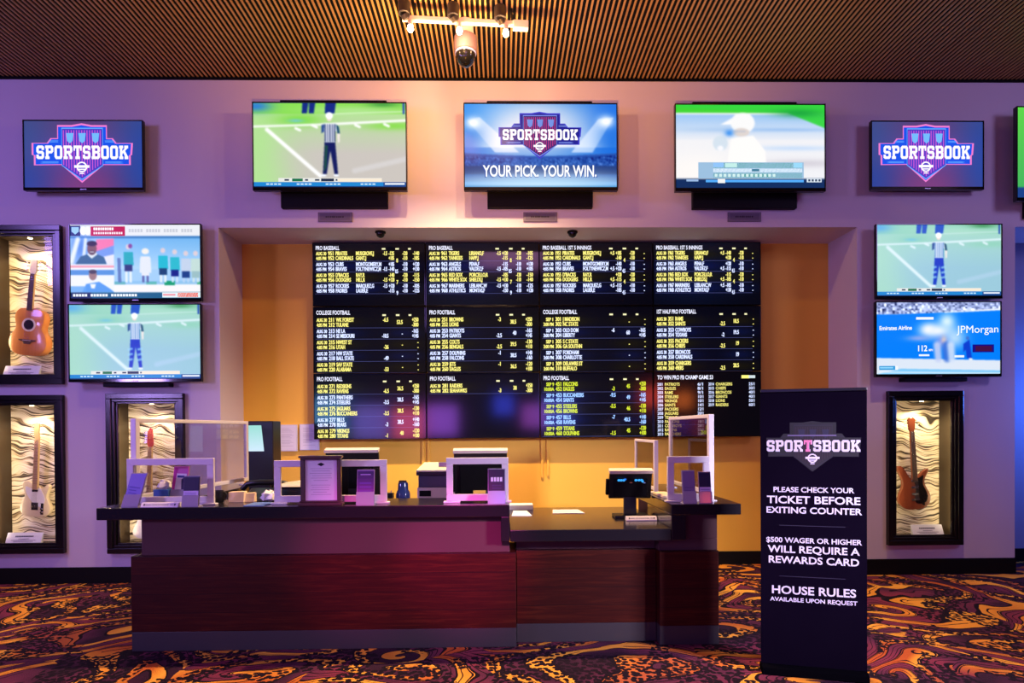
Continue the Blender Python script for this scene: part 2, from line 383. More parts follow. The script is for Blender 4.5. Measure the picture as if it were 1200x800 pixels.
# ------------------------------------------------------------------ the counter
def cabinet(label, x0, x1, yf, yb, ztop, fx0, fx1, step=None):
    t = thing('counter_cabinet', label, 'counter', ((x0+x1)/2, yf, 0)); hx = (x1-x0)/2; dp = yb-yf; c = (x0+x1)/2
    m = MB(); m.box(fx0-c, fx1-c, 0, dp, .67, ztop)
    if step: m.box(step-c, fx1-c, 0, dp, ztop, .933)
    m.build('fascia', FASC, t, .004)
    m = MB(); m.box(-hx, hx, -.03, dp, .135, .672); m.build('wood_panel', MAHO, t, .004)
    m = MB(); m.box(-hx, hx, -.028, dp, 0, .137); m.build('plinth', mat('plinth_laminate', (.026, .021, .027), .5), t, .003); return t
cabinet('long left counter cabinet with mauve upper panel over dark red boards', -2.617, .094, -1.92, -1.55, .933, -2.558, .05)
cabinet('short set back counter cabinet under the lower black worktop', .097, 1.117, -1.835, -1.05, .755, .097, 1.117)
cabinet('narrow right counter cabinet at the end beside the black sign', 1.120, 1.545, -1.92, -.50, .755, 1.12, 1.545, 1.30)
t = thing('counter_cabinet', 'left end return of the counter running back toward the guitar cases', 'counter', (-2.5, -1.0, 0))
m = MB(); m.box(-.06, .05, -.54, .85, .13, .933); m.build('body', FASC, t, .004); m = MB(); m.box(-.04, .04, -.54, .84, 0, .13); m.build('plinth', MATS['plinth_laminate'], t)
def top(name, label, pts, z0, z1, extra=None):
    m = MB(); m.slab(pts, z0, z1)
    if extra: m.box(*extra)
    return tag(m.build(name, GRAN, None, .005), label, 'countertop')
top('raised_worktop', 'long raised black worktop on the left part of the counter', [(-2.82, -2.0), (.05, -2.0), (.05, -1.54), (-2.44, -1.54), (-2.44, -.1), (-2.82, -.1)], .935, 1.02, (-.012, .05, -2.0, -1.922, .762, .935))
top('low_worktop', 'lower black worktop between the two raised ledges', [(.052, -2.0), (1.19, -2.0), (1.19, -.8), (.052, -.8)], .757, .84)
top('raised_worktop', 'short raised black ledge at the right end of the counter', [(1.192, -2.0), (1.687, -2.0), (1.687, -.45), (1.192, -.45)], .935, 1.012, (1.192, 1.295, -2.0, -1.3, .757, .935))
m = MB(); m.box(-2.43, .048, -1.53, -.8, .80, .84); tag(m.build('staff_worktop', GRAN, None, .004), 'staff side desk behind the long raised ledge', 'countertop')
m = MB(); m.box(-2.3, .0, -1.05, -.85, 0, .80); tag(m.build('staff_desk_cabinet', FASC, None, .004), 'plain cabinet carrying the staff desk behind the counter', 'counter')
# ------------------------------------------------------------------ logo artwork
def slab_letters(a, word, u0, v0, u1, v1, col, gap=.12):
    """block slab letters filled into the box u0..u1, v0..v1"""
    V, T, C = .25, .20, .15; Wd = dict(S=.80, P=.84, O=.82, R=.92, T=.84, B=.86, K=.94)
    tot = sum(Wd[c] for c in word)+gap*(len(word)-1); sx = (u1-u0)/tot; x = 0
    for ch in word:
        w_ = Wd[ch]
        R = lambda p, q, r, s_: a.rect(u0+(x+p)*sx, v0+q*(v1-v0), u0+(x+r)*sx, v0+s_*(v1-v0), col)
        Q = lambda *pts: a.poly([(u0+(x+p)*sx, v0+q*(v1-v0)) for p, q in pts], col)
        if ch == 'O':
            R(0, C, V, 1-C); R(w_-V, C, w_, 1-C); R(C, 0, w_-C, T); R(C, 1-T, w_-C, 1)
            Q((0, C), (V, C+.08), (V+.06, T), (C, 0)); Q((w_-C, 0), (w_-V-.06, T), (w_-V, C+.08), (w_, C))
            Q((C, 1), (V+.06, 1-T), (V, 1-C-.08), (0, 1-C)); Q((w_, 1-C), (w_-V, 1-C-.08), (w_-V-.06, 1-T), (w_-C, 1))
        elif ch in 'PRB':
            b = 1 if ch == 'B' else .56; R(.08, T, .08+V, 1-T if ch != 'B' else 1-T); R(0, 0, w_-C, T); R(0, 1-T, w_-C if ch == 'B' else .44, 1)
            R(.08+V, .40, w_-C, .58); R(w_-V, C, w_, .43); Q((w_-C, 0), (w_-V, T), (w_, C)); Q((w_-C, .58), (w_, .43), (w_-V, .38))
            if ch == 'B': R(w_-V, .55, w_, 1-C); Q((w_-C, 1), (w_, 1-C), (w_-V, 1-T)); Q((w_-C, .45), (w_-V, .6), (w_, .58))
            if ch == 'R': Q((.40, .56), (.64, .56), (w_-.06, 1-T), (w_, 1-T), (w_, 1), (.62, 1), (.62, 1-T+.03))
        elif ch == 'T':
            R(0, 0, w_, T); R(0, T, .15, .38); R(w_-.15, T, w_, .38); R(w_/2-V/2, T, w_/2+V/2, 1-T); R(w_/2-.24, 1-T, w_/2+.24, 1)
        elif ch == 'S':
            R(C, 0, w_-C, T); R(0, C, V, .46); R(C, .40, w_-C, .60); R(w_-V, .54, w_, 1-C); R(C, 1-T, w_-C, 1)
            Q((0, C), (V, T), (C, 0)); Q((0, .46), (C, .60), (V, .40)); Q((w_-C, .40), (w_-V, .60), (w_, .54)); Q((w_, 1-C), (w_-V, 1-T), (w_-C, 1))
            R(w_-V, .08, w_, .33); Q((w_-C, 0), (w_-V, T), (w_, .1)); R(0, .67, V, .92); Q((C, 1), (V, 1-T), (0, .9))
        elif ch == 'K':
            R(.08, T, .08+V, 1-T); R(0, 0, .42, T); R(0, 1-T, .42, 1); R(.54, 0, w_, T); R(.56, 1-T, w_, 1)
            Q((.58, T), (.86, T), (.34, .62), (.32, .42)); Q((.40, .48), (.60, .36), (.90, 1-T), (.62, 1-T))
        x += w_+gap
OUT = [(160, 280), (160, 380), (178, 385), (178, 468), (410, 465), (585, 615), (770, 465), (1000, 465), (1000, 385), (1012, 380), (1020, 280), (880, 280), (850, 240), (800, 240), (800, 130), (670, 130), (585, 115), (500, 130), (378, 130), (378, 240), (320, 240), (290, 280)]
INN = [(415, 155), (415, 470), (585, 590), (765, 470), (765, 155)]
def crest(a, cx, cy, wd, cols, word=True):
    """shield with wings; cx, cy, wd in the art's own units"""
    q = wd/860; aspect = 1.0
    f = lambda p, g=1.0: (cx+(585+(p[0]-585)*g-588)*q, cy+(360+(p[1]-360)*g-365)*q)
    def shrink(p, d): return [(585+(x-585)*(1-d/430)-(0), 365+(y-365)*(1-d/250)) for x, y in p]
    a.poly([f(p) for p in shrink(OUT, -5)], cols['rim']); a.lay += 1
    a.poly([f(p) for p in shrink(OUT, 11)], cols['wing']); a.lay += 1
    a.poly([f(p) for p in shrink(INN, -8)], cols['line']); a.lay += 1
    a.poly([f(p) for p in shrink(INN, 4)], cols['shield']); a.lay += 1
    for i in range(15):
        x = 430+i*22.5; d = abs(x-585)
        y1 = 570-d*.66
        a.poly([f((x-3.5, 170)), f((x-3.5, y1)), f((x+3.5, y1)), f((x+3.5, 170))], cols['stripe'])
    for sx in (-1, 1):
        for y in (258, 268, 438, 448): a.poly([f((585+sx*200, y)), f((585+sx*200, y+5)), f((585+sx*(290 if y < 300 else 360), y+6)), f((585+sx*(270 if y < 300 else 330), y))], cols['line'])
    a.lay += 1
    for x in (485, 590, 705):
        a.poly([f(p) for p in ((x-32, 195), (x-24, 262), (x, 282), (x+24, 262), (x+32, 195))], cols['badge'])
    a.disc(*f((585, 485)), 46*q, cols['text'], 20); a.lay += 1
    a.disc(*f((585, 485)), 34*q, cols['shield'], 20); a.lay += 1
    a.rect(*f((520, 470)), *f((650, 492)), cols['text']); a.rect(*f((556, 500)), *f((614, 510)), cols['text']); a.rect(*f((566, 536)), *f((604, 545)), cols['text'])
    a.lay += 1
    if word: slab_letters(a, 'SPORTSBOOK', *f((198, 302)), *f((985, 418)), cols['text'])
    a.lay += 1
NEON = dict(rim=(235, 120, 200), wing=(20, 80, 225), line=(90, 160, 250), shield=(75, 55, 190), stripe=(205, 90, 205), badge=(110, 180, 250), text=(250, 246, 255))
DARK = dict(rim=(60, 60, 200), wing=(25, 30, 140), line=(120, 140, 230), shield=(60, 35, 110), stripe=(200, 60, 130), badge=(110, 140, 220), text=(252, 248, 255))

# ------------------------------------------------------------------ televisions
def bezel_tv(name, label, cat, x0, x1, z0, z1, yf, bw=.010, bb=.02, dp=.05, group=None, yb=0.0):
    """frame, back shell; returns root with its origin at the bottom centre, plus the picture size"""
    t = thing(name, label, cat, ((x0+x1)/2, yf, z0), 0, group); hx, h = (x1-x0)/2, z1-z0
    m = MB(); m.box(-hx, hx, .012, dp, 0, h); m.box(-hx*.7, hx*.7, dp, dp+.025, h*.1, h*.8); m.build('housing', BLK, t, .006)
    m = MB(); m.box(-hx, hx, 0, .02, 0, bb); m.box(-hx, hx, 0, .02, h-bw, h); m.box(-hx, -hx+bw, 0, .02, bb, h-bw); m.box(hx-bw, hx, 0, .02, bb, h-bw)
    m.build('bezel', GLOSSB, t, .002); return t, 2*(hx-bw), h-bw-bb, bb
def televis(label, x0, x1, z0, z1, yf, art, mount='arm', chin_logo=False, **kw):
    t, pw, phh, bb = bezel_tv('television', label, 'television', x0, x1, z0, z1, yf, **kw)
    return t, pw, phh, bb
def put_art(t, a, bb, ph, pw=None, m=None):
    a.fit_to(pw, ph); a.build('screen', m or TVM, t, (0, .0095, bb+ph/2))
def referee_img(warm):
    if warm: G, G2, Bn, sky = (120, 214, 60), (170, 222, 140), (196, 190, 184), (40, 120, 210)
    else: G, G2, Bn, sky = (140, 205, 180), (165, 215, 195), (150, 195, 212), (90, 170, 225)
    im = Img(col=Bn); im.vgrad(G2, Bn, 0, .6); im.blob(.0, .5, .22, .5, G2, .9); im.blob(.02, .95, .2, .3, G2, .8)
    im.rect(0, 0, 1, .13, G, .75); im.blob(.30, .2, .16, .08, G, .9); im.blob(.92, .27, .2, .05, G, .8); im.blob(.65, .09, .3, .05, G2, .9)
    im.blob(.02, .04, .10, .07, sky, .95); im.blob(.85, .02, .1, .03, (40, 130, 60), .7); im.blob(.28, .21, .05, .02, (110, 190, 220), .8)
    wl = (246, 246, 246) if warm else (215, 235, 240)
    im.line(0, .28, .45, .255, .012, wl, .9); im.line(.45, .255, 1, .205, .014, wl, .95); im.line(.09, .315, .435, .86, .022, wl)
    im.line(.5, .13, 1, .10, .008, wl, .5); im.line(.66, .8, 1, .66, .03, (214, 212, 214) if warm else (175, 205, 230), .6)
    for u, v in ((.29, .31), (.40, .275), (.68, .27), (.87, .26)): im.line(u-.012, v-.01, u+.015, v+.012, .015, wl)
    nv = (10, 40, 130) if warm else (20, 80, 190)
    for u in (.34, .385, .49, .52): im.poly([(u-.018, 0), (u+.022, 0), (u+.012, .125), (u-.022, .125)], nv)
    im.rect(.978, 0, .99, .13, (30, 70, 170))
    nv2 = (8, 24, 92) if warm else (10, 55, 190)
    im.poly([(.465, .46), (.535, .46), (.552, .84), (.528, .84), (.503, .56), (.478, .84), (.452, .84)], nv2)
    if warm: im.poly([(.467, .5), (.487, .5), (.478, .76), (.458, .82)], (20, 70, 70))
    im.poly([(.462, .24), (.538, .24), (.556, .30), (.548, .34), (.536, .33), (.534, .465), (.466, .465), (.462, .34), (.446, .33), (.446, .29)], (240, 242, 248))
    for u in (.470, .486, .502, .518, .532): im.rect(u-.0035, .25, u+.0035, .455, (20, 40, 100) if warm else (60, 120, 190))
    im.poly([(.446, .26), (.464, .25), (.462, .34), (.444, .36)], (30, 70, 140)); im.poly([(.540, .25), (.560, .28), (.566, .36), (.548, .36)], (30, 80, 110))
    im.poly([(.548, .36), (.566, .36), (.564, .46), (.552, .47)], (235, 225, 220)); im.ell(.497, .185, .016, .03, (235, 215, 205)); im.ell(.497, .15, .024, .04, (248, 248, 252))
    if not warm:
        for u in (.462, .536):
            for v in (.60, .67, .74): im.line(u-.012, v, u+.012, v-.01, .014, (150, 205, 235), .8)
    im.ell(.458, .855, .018, .014, (235, 240, 250)); im.ell(.54, .855, .018, .014, (235, 240, 250)); return im
def referee_art(warm):
    a = Art(1, 1, 100, 100); a.grid(referee_img(warm).get())
    a.rect(16, 89, 84, 93.5, (225, 226, 222)); a.rect(0, 93.8, 85, 98.6, (28, 130, 205)); a.rect(85, 93.8, 100, 98.6, (24, 78, 150)); a.rect(0, 98.6, 100, 100, (16, 60, 120)); a.lay += 1
    a.rect(25, 89.6, 32, 93, (20, 110, 70)); a.rect(44, 89.6, 52.5, 93, (30, 45, 70)); a.rect(55, 89.6, 84, 93.5, (240, 226, 205)); a.rect(86, 95, 99, 97, (230, 236, 244)); a.lay += 1
    for u, w_ in ((20, 3), (33.5, 2), (40, 3), (53.6, 1.2)): a.rect(u, 90.3, u+w_, 92.4, (60, 70, 90))
    for u in (8, 28, 47, 70):
        for j in range(4): a.rect(u+j*2.6, 95.4, u+j*2.6+1.9, 97.2, (190, 222, 245))
    return a
def win_art():
    im = Img(col=(20, 110, 215)); im.vgrad((30, 120, 215), (235, 240, 248), 0, .52); im.blob(.1, .1, .3, .35, (30, 135, 235), .9); im.blob(.95, .15, .22, .5, (10, 100, 220), .95)
    im.blob(.45, .28, .36, .40, (238, 232, 236), .95); im.poly([(.02, .2), (.1, .16), (.36, .58), (.2, .58)], (240, 240, 248), .7); im.poly([(.98, .16), (.88, .18), (.7, .58), (.84, .58)], (225, 235, 250), .7)
    im.blob(.02, .5, .1, .3, (16, 105, 215), .8); im.blob(.98, .5, .1, .3, (16, 105, 215), .8)
    im.blob(.06, .23, .05, .07, (255, 255, 255)); im.blob(.93, .21, .05, .07, (255, 255, 255))
    top_ = .58+.04*np.cos((im.U-.5)*2.8); band = (im.Vv > top_) & (im.Vv < .93); im.blend(band*.96, (12, 58, 150)); im.blend(((im.Vv > top_) & (im.Vv < top_+.02))*.7, (40, 90, 180))
    crowd = band & (im.Vv > top_+.03) & (im.Vv < .74); im.noise(34, 150, 60, crowd*1.0); im.blob(.5, .72, .5, .08, (60, 130, 220), .35)
    im.rect(0, .74, 1, .84, (8, 30, 85), .6); im.blob(.5, .99, .52, .16, (236, 242, 248), 1, .8); im.blob(.5, .93, .8, .07, (150, 205, 240), .6); im.rect(0, .975, 1, 1, (40, 130, 190), .5)
    a = Art(1, 1, 177.8, 100); a.grid(im.get()); a.lay += 1
    crest(a, 88, 37.5, 96, DARK)
    a.text('YOUR PICK. YOUR WIN.', 88, 88, 13.5, (20, 70, 160), .8, 'c', 135); a.lay += 1
    a.text('YOUR PICK. YOUR WIN.', 88, 87.3, 13.5, (250, 252, 255), .8, 'c', 133); return a
def neon_art():
    im = Img(col=(60, 60, 116)); im.vgrad((66, 70, 124), (56, 52, 110)); im.blob(.5, .98, .45, .4, (140, 52, 112), .7); im.blob(.5, .05, .35, .25, (88, 56, 112), .8)
    im.blob(0, .9, .25, .5, (28, 62, 150), .8); im.blob(1, .6, .22, .8, (26, 70, 160), .8); im.blob(0, .3, .2, .4, (50, 76, 140), .7)
    im.blob(.5, .45, .5, .42, (120, 70, 170), .6, 2)
    a = Art(1, 1, 177.8, 100); a.grid(im.get()); a.lay += 1; crest(a, 87, 48, 151, NEON); return a
def batter_art():
    im = Img(col=(232, 232, 236)); im.vgrad((150, 190, 235), (225, 228, 236), .12, .42); im.rect(0, 0, 1, .10, (60, 205, 50)); im.poly([(0, .03), (.45, .08), (.75, .10), (1, .28), (1, 0), (0, 0)], (50, 205, 60), .95)
    im.blob(.82, .10, .16, .05, (20, 150, 60), .8); im.blob(.3, .30, .3, .03, (165, 195, 230), .7); im.blob(.75, .30, .35, .02, (140, 180, 230), .8); im.blob(.8, .52, .3, .03, (190, 212, 240), .9)
    im.blob(.85, .7, .3, .05, (200, 195, 205), .8); im.blob(.15, .8, .3, .25, (245, 240, 236), .9)
    im.poly([(.30, .24), (.40, .14), (.46, .13), (.46, .24)], (242, 242, 244)); im.ell(.45, .22, .08, .125, (240, 240, 240)); im.ell(.44, .33, .055, .05, (215, 205, 200)); im.rect(.39, .31, .47, .33, (170, 180, 200), .6)
    im.poly([(.37, .40), (.52, .37), (.60, .55), (.61, .80), (.34, .80)], (244, 242, 240)); im.ell(.30, .46, .05, .09, (205, 218, 230)); im.blob(.36, .34, .03, .04, (60, 140, 230)); im.ell(.30, .52, .02, .03, (240, 240, 245))
    im.rect(0, .885, 1, 1, (14, 44, 92))
    a = Art(1, 1, 100, 100); a.grid(im.get(2)); a.rect(15, 69, 86, 88.5, (150, 185, 215)); a.rect(25, 69.5, 85, 76, (30, 150, 120)); a.rect(25, 76.5, 85, 81, (222, 236, 248)); a.rect(25, 81.5, 85, 88, (40, 150, 130)); a.rect(20, 90, 86, 93, (80, 165, 240)); a.lay += 1
    a.rect(25, 69.5, 32, 75, (140, 190, 240)); a.rect(33, 70, 41, 75, (190, 230, 225)); a.rect(79, 69.5, 85, 75.5, (150, 210, 240)); a.rect(28, 89, 33, 94, (235, 235, 235)); a.rect(88, 88.5, 98, 93, (215, 225, 235)); a.rect(7, 89.5, 15, 92, (150, 180, 220)); a.lay += 1
    for j in range(14): a.rect(26+j*3, 83, 26+j*3+1.8, 86.5, (205, 232, 230))
    for j in range(4): a.rect(89+j*2.3, 89.4, 90.4+j*2.3, 92, (40, 60, 90))
    a.rect(51, 77, 56, 80, (60, 120, 150)); return a
def practice_art():
    im = Img(col=(158, 200, 240)); im.vgrad((110, 175, 232), (170, 208, 244), .17, .6); im.rect(0, 0, 1, .155, (228, 230, 236)); im.rect(0, .155, 1, .185, (60, 125, 190))
    im.rect(.33, .8, 1, .92, (240, 238, 240)); im.rect(.33, .76, 1, .81, (130, 185, 225), .7); im.rect(.33, .77, .42, .81, (60, 160, 150), .6); im.rect(.58, .77, .66, .81, (60, 170, 150), .7); im.rect(.72, .76, .80, .82, (0, 150, 105)); im.rect(.97, .77, 1, .81, (60, 165, 130))
    def player(u, sh, top_, legs, v0=.30, v1=.78, hd=(215, 200, 210)):
        im.ell(u, v0+.03, .018, .035, hd); im.poly([(u-.035, v0+.10), (u+.035, v0+.10), (u+.04, v0+.28), (u-.035, v0+.28)], top_); im.poly([(u-.03, v0+.27), (u+.03, v0+.27), (u+.03, v0+.36), (u-.03, v0+.36)], sh)
        im.rect(u-.025, v0+.36, u-.008, v1, legs); im.rect(u+.008, v0+.36, u+.024, v1, legs)
    player(.445, (30, 50, 110), (20, 165, 180), (225, 235, 245), .27); im.ell(.46, .29, .016, .03, (130, 70, 150)); im.poly([(.36, .45), (.385, .45), (.39, .78), (.365, .78)], (80, 110, 170), .9)
    player(.575, (225, 228, 235), (226, 230, 236), (90, 95, 160), .33); im.ell(.575, .36, .028, .04, (235, 232, 225)); im.poly([(.535, .45), (.615, .45), (.62, .65), (.53, .65)], (222, 228, 236))
    player(.71, (10, 60, 110), (25, 180, 205), (225, 235, 242), .32); player(.80, (10, 30, 130), (40, 180, 200), (200, 220, 240), .34); player(.885, (20, 60, 130), (190, 205, 228), (180, 205, 235), .36); player(.96, (150, 185, 190), (190, 215, 210), (200, 220, 225), .36)
    im.rect(0, .185, .335, .535, (150, 190, 238)); im.blob(.08, .3, .07, .2, (70, 130, 215), .9); im.line(.01, .5, .06, .2, .03, (225, 235, 250)); im.line(.1, .5, .12, .2, .02, (215, 230, 250))
    im.poly([(.2, .2), (.335, .19), (.335, .28), (.2, .36)], (236, 120, 165)); im.poly([(.2, .36), (.335, .28), (.335, .53), (.24, .53)], (110, 150, 225)); im.poly([(.19, .46), (.335, .40), (.335, .53), (.19, .53)], (225, 225, 240))
    im.poly([(.04, .535), (.08, .43), (.13, .40), (.21, .40), (.26, .44), (.28, .535)], (38, 96, 132)); im.poly([(.13, .40), (.165, .46), (.21, .40), (.2, .385), (.14, .385)], (215, 225, 230)); im.ell(.168, .325, .036, .085, (120, 82, 72)); im.ell(.168, .255, .038, .035, (30, 28, 34)); im.rect(.13, .25, .206, .275, (34, 30, 36)); im.ell(.168, .375, .022, .025, (60, 42, 42)); im.rect(.152, .365, .184, .375, (235, 235, 235))
    im.rect(0, .535, .335, .91, (232, 236, 244)); im.rect(0, .55, .335, .58, (230, 130, 140), .8); im.rect(0, .61, .335, .68, (60, 130, 205), .9); im.poly([(.09, .91), (.12, .80), (.22, .77), (.30, .86), (.335, .91)], (80, 150, 228)); im.rect(0, .83, .12, .91, (90, 160, 235), .8); im.ell(.172, .68, .03, .07, (150, 116, 108)); im.ell(.172, .635, .03, .03, (60, 56, 62)); im.poly([(.15, .80), (.195, .80), (.185, .86), (.16, .86)], (235, 238, 245))
    im.rect(0, .915, 1, 1, (14, 90, 130)); im.rect(.0, .915, .16, 1, (14, 44, 92))
    a = Art(1, 1, 177.8, 100); a.grid(im.get()); a.rect(0, 1, 14, 15, (16, 46, 110)); a.rect(28, 2, 75, 15, (186, 12, 60)); a.rect(125, 92, 177.8, 99, (220, 235, 240)); a.rect(146, 92.5, 174, 98.5, (235, 70, 45)); a.lay += 1
    a.poly([(2, 3), (12, 3), (12, 9), (7, 13), (2, 9)], (150, 200, 245)); a.disc(18, 8, 4.6, (236, 240, 246), 16, 6); a.disc(24, 8, 4.2, (236, 240, 246), 16, 6)
    for j in range(9): a.rect(32+j*3.1, 3.6, 34.4+j*3.1, 7.2, (250, 250, 252))
    for j in range(13): a.rect(32+j*3.1, 9.6, 34.2+j*3.1, 12.6, (248, 225, 232))
    for j in range(22):
        if j % 6 != 5: a.rect(80+j*4.0, 5.5, 83+j*4.0, 10, (196, 200, 210))
    for j in range(22):
        if j not in (5, 12): a.rect(3+j*4, 94, 6.2+j*4, 97.4, (232, 240, 246))
    a.rect(126, 94, 143, 96.5, (236, 150, 160)); return a
def tennis_art():
    im = Img(col=(0, 120, 240)); im.rect(0, .0, 1, .17, (150, 165, 215)); im.noise(60, 60, 44, (im.Vv < .17-.05*im.U)*1.0)
    im.rect(0, .0, 1, .02, (120, 130, 170), .5); im.poly([(0, .18), (1, .115), (1, .13), (1, .8), (0, .77)], (0, 122, 242)); im.poly([(.55, .14), (1, .09), (1, .115), (.55, .15)], (238, 240, 248))
    im.poly([(0, .77), (1, .81), (1, 1), (0, 1)], (214, 224, 238)); im.poly([(.2, .92), (1, .95), (1, 1), (0, 1)], (120, 195, 240)); im.line(.0, .965, 1, .99, .01, (225, 235, 245), .8)
    im.blob(.50, .40, .12, .10, (236, 240, 246), 1, 1.2); im.blob(.57, .27, .07, .12, (210, 235, 246), 1, 1.1); im.blob(.42, .38, .07, .09, (238, 240, 244)); im.blob(.63, .50, .09, .14, (190, 220, 245), .9); im.blob(.34, .50, .10, .04, (160, 170, 230), .8); im.blob(.53, .55, .05, .08, (150, 150, 225), .8)
    im.blob(.545, .53, .02, .06, (222, 196, 180), .8)
    for u, cc in ((.49, (190, 200, 236)), (.56, (60, 110, 210)), (.60, (200, 215, 240))): im.line(u, .60, u+.01, .78, .05, cc, .9)
    im.poly([(.70, .58), (.75, .52), (.77, .78), (.73, .78), (.72, .66), (.70, .70)], (10, 60, 200)); im.ell(.735, .50, .014, .025, (60, 110, 200)); im.ell(.76, .79, .016, .012, (240, 240, 240))
    a = Art(1, 1, 177.8, 100); a.grid(im.get()); a.rect(138, 59, 169, 70, (20, 10, 130)); a.rect(57, 20.5, 82, 24, (235, 240, 248)); a.rect(4, 88.5, 27, 94, (40, 150, 215)); a.rect(112, 74, 126, 77, (235, 242, 250)); a.rect(61, 72.5, 76, 75, (235, 242, 250)); a.lay += 1
    a.rect(142, 61, 166, 68.5, (66, 14, 64)); a.rect(5, 90, 24, 92, (140, 205, 240)); a.rect(27, 88.5, 31, 94, (235, 240, 245)); a.lay += 1
    a.text('Emirates Airline', 4, 38.5, 5.6, (250, 252, 255), fit=47, slope=-.012); a.text('JPMorgan', 116, 43, 10, (250, 252, 255), fit=60, bold=False, slope=-.015)
    a.text('112', 58, 68, 8.0, (250, 252, 255), fit=15); a.text('MPH', 75, 68, 3, (250, 252, 255), fit=6); return a

def tv_label_logo(t, yz): m = MB(); m.box(-.03, .03, -.002, .001, yz, yz+.008); m.build('brand_mark', GREY, t)
# the three large ones over the board, each on a black wall box
def big_tv(label, x0, x1, z0, z1, art):
    t, pw, ph, bb = televis(label, x0, x1, z0, z1, -.20, art, dp=.05, bb=.035)
    put_art(t, art, bb, ph, pw)
    m = MB(); bx = .54; m.box(-bx, bx, .140, .1995, -.118, z1-z0+.095); m.box(-.15, .15, .07, .14, .3, .6); m.build('wall_mount_box', mat('mount_black', (.003, .003, .004), .6, spec=.2), t, .006); return t
def plain_tv(label, x0, x1, z0, z1, art, bar=0, logo=True):
    t, pw, ph, bb = televis(label, x0, x1, z0, z1, -.12, art, dp=.045, bb=.03)
    put_art(t, art, bb, ph, pw); m = MB(); m.box(-.25, .25, .07, .1195, .15, z1-z0-.15); m.build('wall_bracket', BLK, t)
    if bar: m = MB(); m.box(-.34, .32, .03, .1195, -.045, -.004); m.build('mount_bar', MATS['mount_black'], t, .004)
    if logo: tv_label_logo(t, .006)
    return t
big_tv('large television over the board, left of three, showing a referee on grass', -2.456, -.929, 3.933, 4.809, referee_art(True))
big_tv('large television over the middle of the board reading YOUR PICK. YOUR WIN.', -.363, 1.177, 3.934, 4.806, win_art())
big_tv('large television over the board, right of three, showing a pale baseball batter', 1.756, 3.282, 3.926, 4.804, batter_art())
plain_tv('television with the neon SPORTSBOOK shield high on the left wall', -4.765, -3.577, 3.965, 4.668, neon_art())
plain_tv('television with the neon SPORTSBOOK shield high on the right wall', 3.794, 4.965, 3.976, 4.679, neon_art())
plain_tv('television on the left wall, upper of two, showing a presenter and players in practice', -4.324, -3.012, 2.858, 3.633, practice_art())
plain_tv('television on the left wall, lower of two, showing a referee on pale green turf', -4.343, -3.021, 2.048, 2.832, referee_art(False), 1)
plain_tv('television on the right wall, upper of two, showing a referee on pale blue turf', 3.846, 5.157, 2.860, 3.627, referee_art(False))
plain_tv('television on the right wall, lower of two, showing blurred tennis before a blue wall', 3.840, 5.149, 2.059, 2.834, tennis_art(), 1)
a = Art(1, 1, 100, 100); im = Img(col=(70, 190, 80)); im.vgrad((90, 205, 70), (60, 170, 90)); im.rect(0, .88, 1, 1, (20, 60, 130)); a.grid(im.get())
big_tv('television cut off by the right edge of the picture, green field on screen', 5.235, 6.77, 3.83, 4.787, a)

# small plaques under the three large ones
for x, side in ((-1.697, 'left'), (.41, 'middle'), (2.532, 'right')):
    t = thing('sign_plaque', 'small grey plaque under the %s large television' % side, 'sign', (x, 0, 3.688), 0)
    m = MB(); m.box(-.175, .175, -.012, 0, 0, .098); m.build('plate', mat('plaque_grey', (.16, .14, .18), .5), t, .003)
    a = Art(.32, .08, 100, 25); a.rect(0, 0, 100, 25, (120, 110, 130)); a.lay += 1; a.rect(2, 2, 98, 23, (96, 88, 108)); a.lay += 1
    for j, w_ in enumerate((5, 4, 5, 6, 4, 5, 5, 4, 5)): a.rect(20+j*6.6, 10, 20+j*6.6+w_, 15, (44, 36, 52))
    a.build('lettering', PRM, t, (0, -.0125, .049))
# ------------------------------------------------------------------ board wall: twelve odds screens
Yl, Wh, Gn, Bl = (232, 222, 120), (205, 215, 252), (196, 210, 50), (150, 190, 250)
SX = [-2.072, -.831, .424, 1.685, 2.893]; SZ = [3.615, 2.908, 2.178, 1.448]
PW, PH = 131.3, 76.0                                       # the art's own units on each screen
class Bold:                                   # the board's letters are heavy: each drawn twice, a hair apart
    def __init__(s, a): s.a = a
    def width(s, *k, **q): return s.a.width(*k, **q)
    def text(s, t, u, v, *k, **q):
        for d in (-.13, .17): s.a.text(t, u+d, v, *k, **q)
def row(a, y, col, t1, n, team, who='', cells=(), h=4.7):
    a = Bold(a); a.text(t1, 15.5, y+h/2, h*.86, col, al='r', fit=min(12, a.width(t1, h, .7)) if len(t1) > 5 else None, cw=.7)
    a.text(n, 17.5, y+h/2, h, col, fit=7.2 if len(n) > 2 else 5)
    a.text(team, 26.3, y+h/2, h, col, fit=a.width(team, h, .58))
    if who: a.text(who, 50.3, y+h/2, h, col, fit=a.width(who, h, .56))
    for x, t in cells: a.text(t, x, y+h/2+(2.9 if x in (100, 105) else 0), h, col, al='r', fit=min(a.width(t, h, .62), {95.5: 6.6, 87.3: 5.0, 111: 5.8, 100: 3.4}.get(x, 7.5)))
